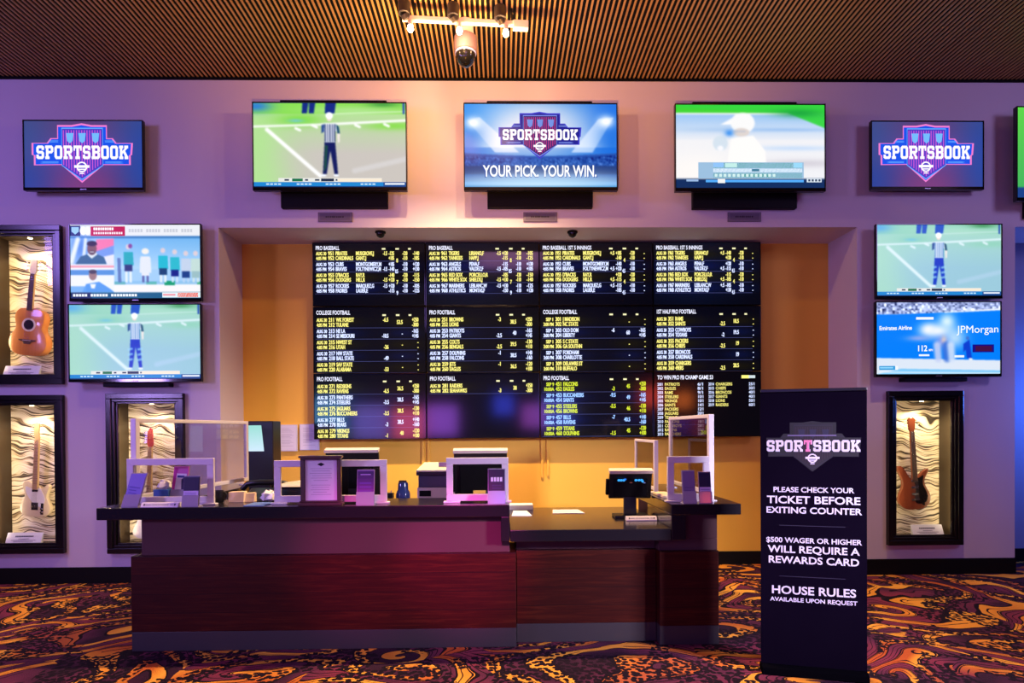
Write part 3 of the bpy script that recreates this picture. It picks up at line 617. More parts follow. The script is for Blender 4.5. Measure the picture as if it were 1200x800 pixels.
def board(title, games, dt, first, pitch=13.2, y0=14.3, c=(Yl, Wh), glow=(5, 6, 22)):
    a = Art(1, 1, PW, PH); im = Img(60, 36, (3, 3, 9)); im.blob(.35, .5, .5, .6, glow, .8)
    for i, g_ in enumerate(games):
        vc = (y0+pitch*i+2.9)/PH; im.blob(.22, vc, .22, .07, (30, 26, 6) if c[i % 2] in (Yl, Gn) else (8, 18, 70), .8)
        if g_[2]: im.blob(.48, vc, .14, .07, (30, 26, 6) if c[i % 2] in (Yl, Gn) else (8, 18, 70), .7)
        im.blob(.80, vc, .16, .07, (26, 22, 6) if c[i % 2] in (Yl, Gn) else (8, 16, 60), .7)
    a.grid(im.get()); a.lay += 1
    a.text(title, 3.0, 8.2, 4.8, (225, 226, 246), cw=.62)
    for x in (81, 97, 112): a.rect(x, y0-6.3, x+4.2-(x > 110), y0-4.3, (225, 220, 170))
    for i, (A, B, pa, pb, ca, cb) in enumerate(games):
        y = y0+pitch*i; col = c[i % 2]
        row(a, y, col, dt[0], str(first+2*i), A, pa, ca); row(a, y+5.8, col, dt[1], str(first+2*i+1), B, pb, cb)
        a.rect(2, y+9.5, 122, y+9.85, (72, 76, 130))
    return a
def ml(i, s='-15'):
    t = ('-125', '+105', '-140', '+120', '-115', '-105', '+130', '-150'); return t[i % 8]
RL = 'PL'
def base(names, k, five=False):
    out = []
    for i, (A, B, pa, pb) in enumerate(names):
        q = i+k
        run = '+.5' if five else '-1.5'; tot = ('4', '4.5', '4', '4.5') if five else ('8', '8.5', '7', '9')
        ca = [(95.5, ml(q)), (120+5, ml(q+2)) if not five else (123, '-'), (111, '-110' if i % 2 else '-120')]; cb = [(95.5, ml(q+1)), (125, ml(q+5)) if not five else (123, '-'), (111, '-110'), (100, tot[i])]
        (cb if i % 3 else ca).append((87.3, run)); out.append((A, B, pa, pb, ca, cb))
    return out
NL = [('PIRATES', 'CARDINALS', 'MUSGROVE,J', 'GANT,J'), ('CUBS', 'BRAVES', 'MONTGOMERY,M', 'FOLTYNEWICZ,M'), ("D'BACKS", 'DODGERS', 'RAY,R', 'HILL,R'), ('ROCKIES', 'PADRES', 'MARQUEZ,G', 'LAUER,E')]
AL = [('TIGERS', 'YANKEES', 'LIRIANO,F', 'HAPP,J'), ('ANGELS', 'ASTROS', 'PENA,F', 'VALDEZ,F'), ('RED SOX', 'WHITE SOX', 'PORCELLO,R', 'SHIELDS,J'), ('MARINERS', 'ATHLETICS', 'LEBLANC,W', 'MONTAS,F')]
AU = ('AUG 30', '4:05 PM'); SE = ('SEP 1', '3:00 PM'); D9 = ('SEP 9', '10:00A')
def foot(pairs, spreads, totals, lines, gap=0):
    out = []
    for i, (A, B) in enumerate(pairs):
        ca, cb = [], []
        s, on = spreads[i]; 
        if s: (ca if on == 0 else cb).append((88 if len(s) > 2 else 87, s))
        ca.append((105, totals[i]))
        la, lb = lines[i]; ca.append((123.5, la)); cb.append((123.5, lb)); out.append((A, B, '', '', ca, cb))
    return out
L = [('+250', '-300'), ('-165', '+145'), ('-130', '+110'), ('+140', '-160'), ('-120', '+100')]; NO = [('-', '-')]*5
SCREENS = [
 ('PRO BASEBALL', board('PRO BASEBALL', base(NL, 0), AU, 951, y0=12.3)), ('PRO BASEBALL', board('PRO BASEBALL', base(AL, 3), AU, 961, y0=12.3, glow=(5, 14, 46))),
 ('PRO BASEBALL 1ST 5 INNINGS', board('PRO BASEBALL 1ST 5 INNINGS', base(NL, 1, True), AU, 1951, y0=12.3)), ('PRO BASEBALL 1ST 5 INNINGS', board('PRO BASEBALL 1ST 5 INNINGS', base(AL, 2, True), AU, 1961, y0=12.3, glow=(5, 14, 46))),
 ('COLLEGE FOOTBALL', board('COLLEGE FOOTBALL', foot([('WK FOREST', 'TULANE'), ('NE LA', 'SE MISSOURI'), ('NWEST ST', 'UTAH'), ('NW STATE', 'BALL STATE'), ('SAV STATE', 'ALABAMA')], [('-6.5', 0), ('-10.5', 1), ('-26', 1), ('-49', 1), ('-53', 1)], ['53.5', '-', '-', '-', '-'], [L[0], L[1]]+NO), AU, 211)),
 ('PRO FOOTBALL', board('PRO FOOTBALL', foot([('BROWNS', 'LIONS'), ('PATRIOTS', 'GIANTS'), ('COLTS', 'BENGALS'), ('DOLPHINS', 'FALCONS'), ('JETS', 'EAGLES')], [('-3', 0), ('-2.5', 1), ('-2.5', 1), ('-1', 0), ('-1', 0)], ['38.5', '40', '39.5', '38.5', '36.5'], L), AU, 251)),
 ('COLLEGE FOOTBALL', board('COLLEGE FOOTBALL', foot([('J MADISON', 'NC STATE'), ('OLD DOM', 'LIBERTY'), ('S C STATE', 'GA SOUTHN'), ('FORDHAM', 'CHARLOTTE'), ('DELAWRE ST', 'BUFFALO')], [('', 0), ('-6', 0), ('', 0), ('', 0), ('', 0)], ['-', '60', '-', '-', '-'], [NO[0], L[1]]+NO), SE, 301)),
 ('1ST HALF PRO FOOTBALL', board('1ST HALF PRO FOOTBALL', foot([('RAMS', 'SAINTS'), ('COWBOYS', 'TEXANS'), ('PACKERS', 'CHIEFS'), ('BRONCOS', 'CARDINALS'), ('CHARGERS', '49ERS')], [('-2.5', 1), ('-2', 1), ('-2.5', 1), ('', 0), ('-2.5', 1)], ['18.5', '19.5', '19', '19', '20.5'], NO), AU, 351)),
 ('PRO FOOTBALL', board('PRO FOOTBALL', foot([('REDSKINS', 'RAVENS'), ('PANTHERS', 'STEELERS'), ('JAGUARS', 'BUCCANEERS'), ('BILLS', 'BEARS'), ('VIKINGS', 'TITANS')], [('-6.5', 1), ('-3.5', 1), ('-3.5', 1), ('-3', 1), ('-1', 1)], ['36.5', '38.5', '38.5', '38.5', '40'], L), AU, 271)),
 ('PRO FOOTBALL', board('PRO FOOTBALL', foot([('RAIDERS', 'SEAHAWKS')], [('-3', 1)], ['38'], L), AU, 281)),
 ('PRO FOOTBALL', board('PRO FOOTBALL', foot([('FALCONS', 'EAGLES'), ('BUCCANEERS', 'SAINTS'), ('STEELERS', 'BROWNS'), ('BILLS', 'RAVENS'), ('TITANS', 'DOLPHINS')], [('-3', 1), ('-9.5', 0), ('-5.5', 0), ('-7', 0), ('-1.5', 1)], ['45', '49', '46', '40.5', '45'], L), D9, 451, c=(Gn, Bl), y0=13))]
a = Art(1, 1, PW, PH); im = Img(60, 36, (5, 4, 8)); a.grid(im.get()); a.lay += 1
a.text('TO WIN PRO FB CHAMP GAME 53', 4, 8.2, 4.8, (225, 226, 246), fit=69); a.rect(108, 3.6, 118, 7.4, Yl); a.lay += 1; a.rect(117, 3.8, 125, 7.2, (190, 200, 205))
TM = ['PATRIOTS', 'EAGLES', 'RAMS', 'STEELERS', 'VIKINGS', 'SAINTS', 'PACKERS', 'JAGUARS', 'TEXANS', 'FALCONS', 'COWBOYS', 'RAVENS', 'PANTHERS']
for i, t in enumerate(TM):
    y = 14+4.95*i; a.text('%d' % (2001+i), 4, y+1.7, 3.4, Wh, fit=7); a.text(t, 13, y+1.7, 3.4, Yl, fit=a.width(t, 3.4, .85)); a.text(('6/1', '8/1', '9/1', '10/1', '10/1', '14/1', '12/1', '20/1', '20/1', '18/1', '28/1', '25/1', '30/1')[i], 61.5, y+1.7, 3.4, Wh, al='r', fit=8)
for i, t in enumerate(['CHARGERS', 'CHIEFS', 'BRONCOS', 'GIANTS', 'LIONS', 'RAIDERS']):
    y = 14+4.95*i; a.text('%d' % (2014+i), 67, y+1.7, 3.4, Wh, fit=7); a.text(t, 76, y+1.7, 3.4, Yl, fit=a.width(t, 3.4, .85)); a.text(('25/1', '30/1', '40/1', '40/1', '50/1', '60/1')[i], 125, y+1.7, 3.4, Wh, al='r', fit=8)
SCREENS.append(('TO WIN PRO FB CHAMP GAME 53', a))
RN, CN = ('top', 'middle', 'bottom'), ('leftmost', 'second', 'third', 'rightmost')
for i, (title, a) in enumerate(SCREENS):
    r, c = divmod(i, 4); g = .004
    t, pw, ph, bb = bezel_tv('odds_screen', 'odds screen headed %s, %s in the %s row' % (title, CN[c], RN[r]), 'screen', SX[c]+g, SX[c+1]-g, SZ[r+1]+g, SZ[r]-g, .42, bw=.006, bb=.008, dp=.06, group='odds screens of the board')
    m = MB(); m.box(-.4, .4, .085, .128, .1, .6); m.build('wall_bracket', BLK, t)
    a.fit_to(pw, ph)
    for j, v in enumerate(a.V): v[:, 1] *= .4
    a.build('screen', ODM, t, (0, .008, bb+ph/2))
# conduits on the niche wall under the board
for x, zb in ((-.89, 1.0), (-.825, 1.05), (.45, 1.0), (.515, 1.02)):
    m = MB(); m.box(x-.012, x+.012, ND-.018, ND, zb, 1.47); m.build('c', AMBER)
    o = bpy.data.objects['c']; o.name = 'cable_cover'; tag(o, 'narrow yellow cable cover running down from the board, %s of four from the left' % {-.89: 'first', -.825: 'second', .45: 'third', .515: 'fourth'}[x], 'cable cover', 'cable covers under the board')
for x, cat_ in ((-1.263, 'left'), (.759, 'right')):
    t = thing('ceiling_camera', 'small black dome camera under the niche soffit, the %s one' % cat_, 'camera', (x, .13, NZ))
    m = MB(); m.lathe([(.0, 0), (.055, 0), (.055, -.012), (.048, -.02), (0, -.02)]); m.build('base', MBLK, t, smooth=True)
    m = MB(); m.lathe([(.044, -.02), (.042, -.035), (.032, -.052), (.015, -.062), (0, -.064)]); m.build('dome', GLOSSB, t, smooth=True)
for x0, x1, z0, z1, lb in ((-2.50, -2.29, 1.32, 1.615, 'white paper sheet on the niche wall left of the board, left of two'), (-2.26, -2.045, 1.33, 1.62, 'white paper sheet on the niche wall half behind the board, right of two')):
    t = thing('paper_notice', lb, 'paper', ((x0+x1)/2, ND-.03, z0)); wd = x1-x0; h = z1-z0
    m = MB(); m.box(-wd/2, wd/2, .004, .03, 0, h); m.build('holder', mat('clear_sleeve', (.6, .6, .66), .2), t)
    a = Art(wd-.02, h-.02, 100, 140); a.rect(0, 0, 100, 140, (215, 212, 222)); a.lay += 1
    for j in range(16):
        if j % 5 != 4: a.rect(14, 16+j*6.6, 60+(j*37 % 28), 17.6+j*6.6, (165, 165, 180))
    a.build('sheet', PRM, t, (0, .003, h/2))

# ------------------------------------------------------------------ guitar cases
k = NT('zebra_cloth'); g = k.n('ShaderNodeTexCoord').outputs['Object']
wn = k.n('ShaderNodeTexNoise', None, Vector=g, Scale=2.2, Detail=2.0).outputs[1]
p2 = k.vm('ADD', k.vm('MULTIPLY', g, (1, 1, 1)), k.vm('MULTIPLY', k.vm('SUBTRACT', wn, (.5, .5, .5)), (.0, .0, .42)))
st = k.n('ShaderNodeTexNoise', None, Vector=k.vm('MULTIPLY', p2, (2.4, 1, 58)), Scale=1.0, Detail=2.0, Distortion=.5).outputs[0]
k.put('Base Color', k.ramp(st, [(.38, (.035, .022, .012)), (.43, (.30, .20, .10)), (.47, (.74, .62, .42)), (.62, (.86, .78, .62))])); k.put('Roughness', .6)
k.put('Normal', k.n('ShaderNodeBump', None, Strength=.6, Distance=.02, Height=st).outputs[0]); ZEB = k.m
k = NT('case_glass'); gl = k.n('ShaderNodeBsdfGlossy', None, Color=(1, 1, 1, 1), Roughness=.03); tr = k.n('ShaderNodeBsdfTransparent')
fr = k.math('MULTIPLY', k.n('ShaderNodeFresnel', None, IOR=1.35).outputs[0], k.math('SUBTRACT', 1.0, k.n('ShaderNodeNewGeometry').outputs['Backfacing'])); mx = k.n('ShaderNodeMixShader', None, Fac=fr, _1=tr.outputs[0], _2=gl.outputs[0])
k.t.links.new(mx.outputs[0], k.t.nodes['Material Output'].inputs[0]); GLASS = k.m
FRM = mat('case_black_lacquer', (.006, .005, .007), .22); LINER = mat('case_liner', (.045, .028, .013), .5); BULB = mat('lit_bulb', (1, .9, .7), emit=(1.0, .78, .45), es=14)
def case(key, label, power, col=(1.0, .74, .38)):
    x0, x1, z0, z1 = CASES[key]; w_, h = x1-x0, z1-z0; hx = w_/2
    t = thing('display_case', label, 'display case', ((x0+x1)/2, 0, z0))
    m = MB(); m.frame(-hx, hx, 0, h, .055, -.05, 0); m.frame(-hx+.055, hx-.055, .055, h-.055, .03, -.036, 0); m.frame(-hx+.085, hx-.085, .085, h-.085, .02, -.018, .01); m.build('frame', FRM, t, .006)
    a, b, c_, d_ = -hx+.075, hx-.075, .075, h-.075
    m = MB(); m.box(a, a+.012, .0, .2, c_, d_); m.box(b-.012, b, 0, .2, c_, d_); m.box(a, b, 0, .2, d_-.012, d_); m.box(a, b, 0, .2, c_, c_+.012); m.build('liner', LINER, t)
    m = MB(); m.box(a, b, .19, .205, c_, d_); o = m.build('backdrop', ZEB, t)
    m = MB(); m.box(a+.02, b-.02, -.004, -.001, c_+.02, d_-.02); m.build('glass_pane', GLASS, t)
    lt = MB(); lt.cyl((.02, .05, d_-.012), (.02, .05, d_-.03), .03, n=18); lo = lt.build('case_lamp', CHROME, t, smooth=True)
    lb = MB(); lb.cyl((.02, .05, d_-.0305), (.02, .05, d_-.034), .02, n=16); lb.build('bulb', BULB, lo)
    l = bpy.data.lights.new('case_light', 'SPOT'); l.energy = power; l.color = col; l.spot_size = math.radians(150); l.spot_blend = .8; l.shadow_soft_size = .02
    q = bpy.data.objects.new('case_light', l); COL.objects.link(q); q.parent = lo; q.location = (.02, .05, d_-.04); q.rotation_euler = (-.12, 0, 0)
    for sx in (-1, 1):                    # added side strips, unseen, to light the back cloth evenly
        st = MB(); st.box(sx*(hx-.082)-.004, sx*(hx-.082)+.004, .012, .02, .12, h-.12); so = st.build('added_strip', CHROME, t)
        l = bpy.data.lights.new('added_strip_light', 'AREA'); l.shape = 'RECTANGLE'; l.size = .012; l.size_y = h-.3; l.energy = power*.065; l.color = col
        q = bpy.data.objects.new('added_strip_light', l); COL.objects.link(q); q.parent = so; q.location = (sx*(hx-.095), .024, h/2); zz = -Vector((-sx*.8, 1, 0)).normalized(); yy = Vector((0, 0, 1)); xx = yy.cross(zz); q.matrix_local = Matrix(((xx.x, yy.x, zz.x, sx*(hx-.095)), (xx.y, yy.y, zz.y, .024), (xx.z, yy.z, zz.z, h/2), (0, 0, 0, 1)))
    return t
case('c1', 'black lacquer display case on the left wall with an acoustic guitar, upper of two', 30)
case('c2', 'black lacquer display case on the left wall with a cream electric guitar, lower of two', 27, (1, .78, .48))
case('c3', 'black lacquer display case half hidden behind the left end of the counter', 30, (1, .80, .50))
case('c4', 'black lacquer display case on the right wall under the two televisions', 27, (1, .82, .45))
def placard(x, z, w_, h, label, col=(150, 160, 225)):
    t = thing('placard', label, 'sign', (x, .02, z)); m = MB(); m.side([(0, 0), (.035, 0), (.05, h), (.042, h)], -w_/2, w_/2); m.build('card', mat('card_white', (.62, .62, .70), .6), t)
    a = Art(w_*.92, h*.8, 100, 30); 
    for y, u0, u1, hh in ((8, 22, 78, 5), (17, 34, 66, 2), (22, 12, 88, 1.6), (26, 20, 80, 1.6)):
        u = u0
        while u < u1: a.rect(u, y-hh/2, u+min(4, u1-u), y+hh/2, (40, 40, 70)); u += 5
    tl = math.atan2(.042, h); a.build('lettering', PRM, t, (0, .0195, h/2), (-tl, 0, 0))
placard(-4.93, 2.125, .36, .11, 'white name card at the foot of the acoustic guitar case'); placard(-4.93, .403, .36, .11, 'pale blue name card at the foot of the cream electric guitar case')
placard(4.49, .40, .33, .11, 'white name card at the foot of the red brown electric guitar case')

def smooth_out(pts, n=4):                     # closed Catmull-Rom outline
    r = []; N = len(pts)
    for i in range(N):
        p0, p1, p2_, p3 = [np.array(pts[(i+j-1) % N], float) for j in range(4)]
        for q in range(n):
            s = q/n; r.append(tuple(.5*((2*p1)+(-p0+p2_)*s+(2*p0-5*p1+4*p2_-p3)*s*s+(-p0+3*p1-3*p2_+p3)*s**3)))
    return r
def neck_parts(t, z0, z1, w0, w1, y, necks, board, headpts, headm, pegs, frets=True, pegm=None):
    m = MB(); m.prism([(-w0/2, z0), (w0/2, z0), (w1/2, z1), (-w1/2, z1)], y, y+.022); m.build('neck', necks, t, .004)
    m = MB(); m.prism([(-w0/2+.001, z0-.02), (w0/2-.001, z0-.02), (w1/2-.001, z1), (-w1/2+.001, z1)], y-.005, y); f = m.build('fretboard', board, t, .001)
    m = MB(); L_ = z1-z0
    for i in range(1, 17): zz = z1-(z1-z0+.12)*(1-2**(-i/12))*1.22; ww = w1+(w0-w1)*(z1-zz)/L_; m.box(-ww/2, ww/2, y-.0065, y-.005, zz-.001, zz+.001)
    m.build('frets', CHROME, f)
    m = MB(); m.prism(headpts, y+.002, y+.018); hd = m.build('headstock', headm, t, .003)
    for x, zz, s in pegs:
        m = MB(); m.cyl((x, y+.009, zz), (x+s*.03, y+.009, zz), .004, n=8); m.lathe([(0, -.004), (.009, -.004), (.009, .004), (0, .004)], (x+s*.034, y+.009, zz), 10); m.build('tuning_peg', pegm or CHROME, hd, smooth=True)
def strings(t, x0, x1, zb, zt, y, n=6, m_=None):
    m = MB()
    for i in range(n): f = i/(n-1)-.5; m.cyl((x0*f*2, y, zb), (x1*f*2, y, zt), .0009, n=5)
    m.build('strings', CHROME, t)
def wood(name, c0, c1, rough=.25):
    k = NT(name); g = k.n('ShaderNodeTexCoord').outputs['Object']
    n = k.n('ShaderNodeTexNoise', None, Vector=k.vm('MULTIPLY', g, (40, 10, 2)), Scale=1.0, Detail=4.0).outputs[0]; k.put('Base Color', k.mix(n, c0, c1)); k.put('Roughness', rough); k.put('Coat Weight', .6); return k.m
OW = wood('orange_spruce', (.55, .17, .03), (.78, .30, .06)); MAP = wood('maple', (.62, .40, .16), (.78, .55, .27)); ROS = wood('rosewood', (.09, .045, .025), (.16, .085, .05)); RBR = wood('red_brown_mahogany', (.16, .035, .016), (.30, .075, .030))
CRM = mat('cream_lacquer', (.72, .60, .36), .2, coat=.6); RED = mat('red_lacquer', (.55, .06, .03), .25, coat=.5); PGB = mat('black_pickguard', (.01, .008, .008), .2); PGW = mat('white_pickguard', (.75, .72, .66), .3); BONE = mat('bone', (.80, .70, .50), .4)
# acoustic: x -4.89, body bottom z 2.34
t = thing('acoustic_guitar', 'orange acoustic guitar hanging in the upper left display case', 'guitar', (-4.905, .17, 2.345), rot=(0, math.radians(5.5), 0))
half = [(0, 0), (.10, .005), (.170, .05), (.195, .125), (.180, .20), (.145, .255), (.135, .30), (.150, .37), (.145, .43), (.105, .475), (.03, .49)]
pts = smooth_out(half+[(-x, z) for x, z in half[::-1][:-1]])
m = MB(); m.prism(pts, -.10, -.012); m.build('body', OW, t, .008, True)
m = MB(); m.lathe([(.052, .0), (.052, .003), (.070, .003), (.070, 0)], (0, -.10, .315), 30, 'y'); m.build('rosette', BONE, t)
m = MB(); m.cyl((0, -.1012, .315), (0, -.099, .315), .052, n=30); m.build('sound_hole', PGB, t)
m = MB(); m.prism([(-.085, .150), (-.04, .135), (-.03, .115), (.03, .115), (.04, .135), (.085, .150), (.085, .162), (-.085, .162)], -.112, -.10); br = m.build('bridge', ROS, t, .002); m = MB(); m.box(-.04, .04, -.116, -.112, .150, .154); m.build('saddle', BONE, br)
neck_parts(t, .48, .84, .056, .044, -.108, MAP, ROS, [(-.022, .84), (.022, .84), (.036, .87), (.034, .99), (.018, .985), (0, 1.0), (-.018, .985), (-.034, .99), (-.036, .87)], BONE, [(s*.034, .88+i*.038, s) for s in (-1, 1) for i in range(3)])
strings(t, .026, .018, .152, .845, -.118)
# telecaster-like cream electric
t = thing('electric_guitar', 'cream single cutaway electric guitar in the lower left display case', 'guitar', (-4.87, .15, .665), rot=(0, math.radians(3.0), 0))
tele = [(0, 0), (.09, .008), (.145, .05), (.155, .11), (.128, .175), (.112, .225), (.125, .275), (.138, .325), (.115, .345), (.085, .318), (.055, .30), (.030, .33), (-.03, .335), (-.06, .365), (-.11, .375), (-.135, .335), (-.122, .27), (-.112, .22), (-.13, .165), (-.155, .10), (-.14, .04), (-.09, .008)]
m = MB(); m.prism(smooth_out(tele, 3), -.045, 0); m.build('body', CRM, t, .005, True)
m = MB(); m.prism(smooth_out([(.02, .30), (.055, .29), (.10, .20), (.085, .13), (.05, .11), (-.04, .17), (-.095, .26), (-.10, .32), (-.05, .30)], 3), -.048, -.045); m.build('pickguard', PGW, t)
m = MB(); m.box(-.035, .035, -.052, -.045, .075, .155); m.build('bridge_plate', CHROME, t, .002); m = MB(); m.box(-.03, .03, -.056, -.048, .265, .29); m.build('pickup', CHROME, t, .003)
m = MB(); m.box(.06, .09, -.050, -.045, .03, .15); cp = m.build('control_plate', CHROME, t, .002)
for zz in (.055, .09): m = MB(); m.cyl((.075, -.064, zz), (.075, -.05, zz), .010, n=14); m.build('knob', CHROME, cp, smooth=True)
neck_parts(t, .31, .80, .054, .043, -.056, MAP, MAP, [(-.021, .80), (.021, .80), (.028, .83), (.016, .86), (.016, .975), (-.008, .99), (-.032, .965), (-.034, .86), (-.026, .83)], MAP, [(-.032, .85+i*.021, -1) for i in range(6)]); strings(t, .026, .017, .10, .80, -.064)
# red headstock guitar behind the counter
t = thing('electric_guitar', 'electric guitar with a red headstock in the case behind the counter', 'guitar', (-3.70, .15, .42), rot=(0, math.radians(2.0), 0))
off = [(0, 0), (.09, .012), (.16, .06), (.165, .12), (.125, .18), (.115, .24), (.15, .31), (.165, .37), (.135, .39), (.09, .345), (.04, .33), (-.04, .34), (-.09, .39), (-.14, .43), (-.17, .41), (-.15, .33), (-.115, .24), (-.13, .17), (-.165, .10), (-.155, .04), (-.09, .01)]
m = MB(); m.prism(smooth_out(off, 3), -.045, 0); m.build('body', PGW, t, .006, True)
m = MB(); m.prism(smooth_out([(.04, .32), (.10, .26), (.09, .13), (.11, .08), (.03, .09), (-.06, .19), (-.11, .30), (-.06, .33)], 3), -.048, -.045); pg = m.build('pickguard', mat('violet_pickguard', (.35, .28, .5), .3), t)
for zz in (.15, .21, .27): m = MB(); m.box(-.035, .035, -.053, -.048, zz, zz+.018); m.build('pickup', PGB, pg, .003)
neck_parts(t, .33, .97, .054, .043, -.056, MAP, MAP, [(-.022, .97), (.022, .97), (.034, 1.0), (.026, 1.06), (.020, 1.15), (-.004, 1.17), (-.028, 1.13), (-.036, 1.03), (-.030, .99)], RED, [(-.034, 1.01+i*.022, -1) for i in range(6)]); strings(t, .026, .017, .12, .97, -.064)
# double cutaway on the right
t = thing('electric_guitar', 'red brown double cutaway electric guitar in the right wall display case', 'guitar', (4.41, .15, .665), rot=(0, math.radians(-3.2), 0))
sg = [(0, 0), (.09, .01), (.155, .06), (.17, .14), (.14, .21), (.115, .27), (.12, .33), (.16, .40), (.155, .43), (.11, .405), (.06, .355), (.03, .33), (-.03, .33), (-.06, .37), (-.10, .44), (-.14, .475), (-.165, .45), (-.145, .38), (-.12, .31), (-.125, .24), (-.165, .16), (-.17, .08), (-.10, .01)]
m = MB(); m.prism(smooth_out(sg, 3), -.045, 0); m.build('body', RBR, t, .007, True)
m = MB(); m.prism(smooth_out([(.0, .345), (.05, .335), (.10, .36), (.09, .27), (.13, .17), (.12, .08), (.03, .06), (.0, .10), (.01, .22)], 3), -.048, -.045); pg = m.build('pickguard', PGB, t)
for zz in (.155, .225, .295): m = MB(); m.box(-.036, .036, -.055, -.045, zz, zz+.022); m.build('pickup', CHROME, t, .003)
m = MB(); m.box(-.042, .042, -.056, -.045, .095, .115); m.build('bridge', CHROME, t, .003)
for x, zz in ((.095, .10), (.115, .14), (.08, .055)): m = MB(); m.cyl((x, -.066, zz), (x, -.048, zz), .011, n=14); m.build('knob', PGB, pg, smooth=True)
neck_parts(t, .33, .83, .054, .043, -.058, RBR, ROS, [(-.021, .83), (.021, .83), (.036, .86), (.042, .96), (.02, .985), (0, .97), (-.02, .985), (-.042, .96), (-.036, .86)], RBR, [(s*.036, .875+i*.032, s) for s in (-1, 1) for i in range(3)], pegm=BONE); strings(t, .026, .017, .105, .83, -.068)
# ------------------------------------------------------------------ guards on the counter
k = NT('clear_acrylic'); gl = k.n('ShaderNodeBsdfGlossy', None, Color=(1, 1, 1, 1), Roughness=.01); tr = k.n('ShaderNodeBsdfTransparent', None, Color=(.93, .93, .95, 1))
fr = k.math('MULTIPLY', k.n('ShaderNodeFresnel', None, IOR=1.42).outputs[0], k.math('SUBTRACT', 1.0, k.n('ShaderNodeNewGeometry').outputs['Backfacing'])); mx = k.n('ShaderNodeMixShader', None, Fac=fr, _1=tr.outputs[0], _2=gl.outputs[0])
k.t.links.new(mx.outputs[0], k.t.nodes['Material Output'].inputs[0]); ACR = k.m
def tinted(name, c):
    q = ACR.copy(); q.name = name
    [n for n in q.node_tree.nodes if n.type == 'BSDF_TRANSPARENT'][0].inputs[0].default_value = (*c, 1); return q
TINT = tinted('light_smoked_acrylic', (.80, .78, .82)); SMOKE = tinted('smoked_acrylic', (.50, .42, .40))
def side_guard(label, x, yn, yf, z0, z1, wd, zb, pane, rz=0):
    t = thing('sneeze_guard', label, 'screen guard', (x, yn, z0), rz); d = yf-yn; h = z1-z0; hw = wd/2
    m = MB(); m.box(-hw, hw, 0, wd, 0, h); m.build('post', WHT, t, .004)
    m = MB(); m.box(-hw*.8, hw*.8, d-wd*.8, d, zb-z0 if zb > z0 else 0, h); m.build('post', WHT, t, .004)
    m = MB(); m.box(-hw*.8, hw*.8, wd, d-wd*.8, h-wd*.7, h); m.build('top_rail', WHT, t, .004)
    m = MB(); m.box(-hw*.8, hw*.8, wd, d-wd*.8, zb-z0, zb-z0+wd*.8); m.build('bottom_rail', WHT, t, .004)
    m = MB(); m.box(-hw-.02, hw+.02, 0, .09, 0, .006); m.box(-hw-.02, hw+.02, d-.09, d, 0, .006); m.build('foot', WHT, t, .002)
    m = MB(); m.box(-.003, .003, wd, d-wd*.8, zb-z0+wd*.8, h-wd*.7); m.build('pane', pane, t)
side_guard('tall white framed clear guard running back along the left end of the counter', -2.668, -1.822, -.2, 1.02, 1.645, .042, 1.055, TINT, -.082)
side_guard('tall white framed clear guard running back along the right end of the counter', 1.54, -1.822, -.75, 1.012, 1.65, .040, 1.05, SMOKE)
side_guard('white framed clear guard standing behind the black terminal near the right ledge', 1.28, -1.25, -.5, 1.012, 1.45, .034, 1.03, SMOKE)
def front_guard(label, x0, x1, z0, z1, y=-1.86):
    t = thing('sneeze_guard', label, 'screen guard', ((x0+x1)/2, y, z0)); hx = (x1-x0)/2; h = z1-z0
    m = MB(); m.frame(-hx, hx, .012, h, .048, 0, .022); m.build('frame', WHT, t, .003)
    m = MB(); m.box(-hx-.02, -hx+.10, -.02, .028, 0, .012); m.build('foot', WHT, t, .003); m = MB(); m.box(hx-.10, hx+.02, -.02, .028, 0, .012); m.build('foot', WHT, t, .003)
    m = MB(); m.box(-hx+.045, hx-.045, .009, .013, .058, h-.046); m.build('pane', ACR, t)
front_guard('low white framed guard at the left end with flyers behind it', -2.695, -2.075, 1.02, 1.355)
front_guard('low white framed guard behind the wooden framed letter', -1.645, -.835, 1.02, 1.335)
front_guard('low white framed guard near the step down in the counter', -.405, .045, 1.02, 1.345)
front_guard('low white framed guard on the short right ledge', 1.205, 1.515, 1.012, 1.343)
# framed letter
t = thing('framed_letter', 'dark wooden framed letter standing on the raised ledge', 'picture frame', (-1.28, -1.95, 1.02))
DW = wood('dark_stained_wood', (.030, .012, .012), (.060, .022, .020), .35)
m = MB(); m.box(-.155, .155, -.035, .045, 0, .022); m.box(-.145, .145, -.025, .035, .022, .034); m.build('base', DW, t, .004)
m = MB(); m.box(-.15, .15, -.028, .035, .335, .352); m.box(-.14, .14, -.02, .03, .322, .335); m.build('crown', DW, t, .004)
for s in (-1, 1): m = MB(); m.box(s*.128-.014, s*.128+.014, -.012, .02, .034, .322); m.build('side_post', DW, t, .003)
m = MB(); m.box(-.114, .114, .004, .016, .034, .322); m.build('backing', DW, t)
a = Art(.222, .284, 100, 130); a.rect(0, 0, 100, 130, (206, 196, 216)); a.lay += 1
a.poly([(38, 14), (50, 8), (62, 14), (50, 20)], (50, 40, 62)); a.rect(42, 12, 58, 16, (80, 70, 92))
for j, (u, w_) in enumerate(((16, 68), (20, 58), (14, 70), (22, 60), (18, 66), (26, 46), (0, 0), (18, 62), (20, 56), (16, 60), (24, 44), (18, 64))):
    a.rect(u, 27+j*7.6, u+w_, 28.4+j*7.6, (150, 136, 166))
a.build('letter', PRM, t, (0, .0035, .178))
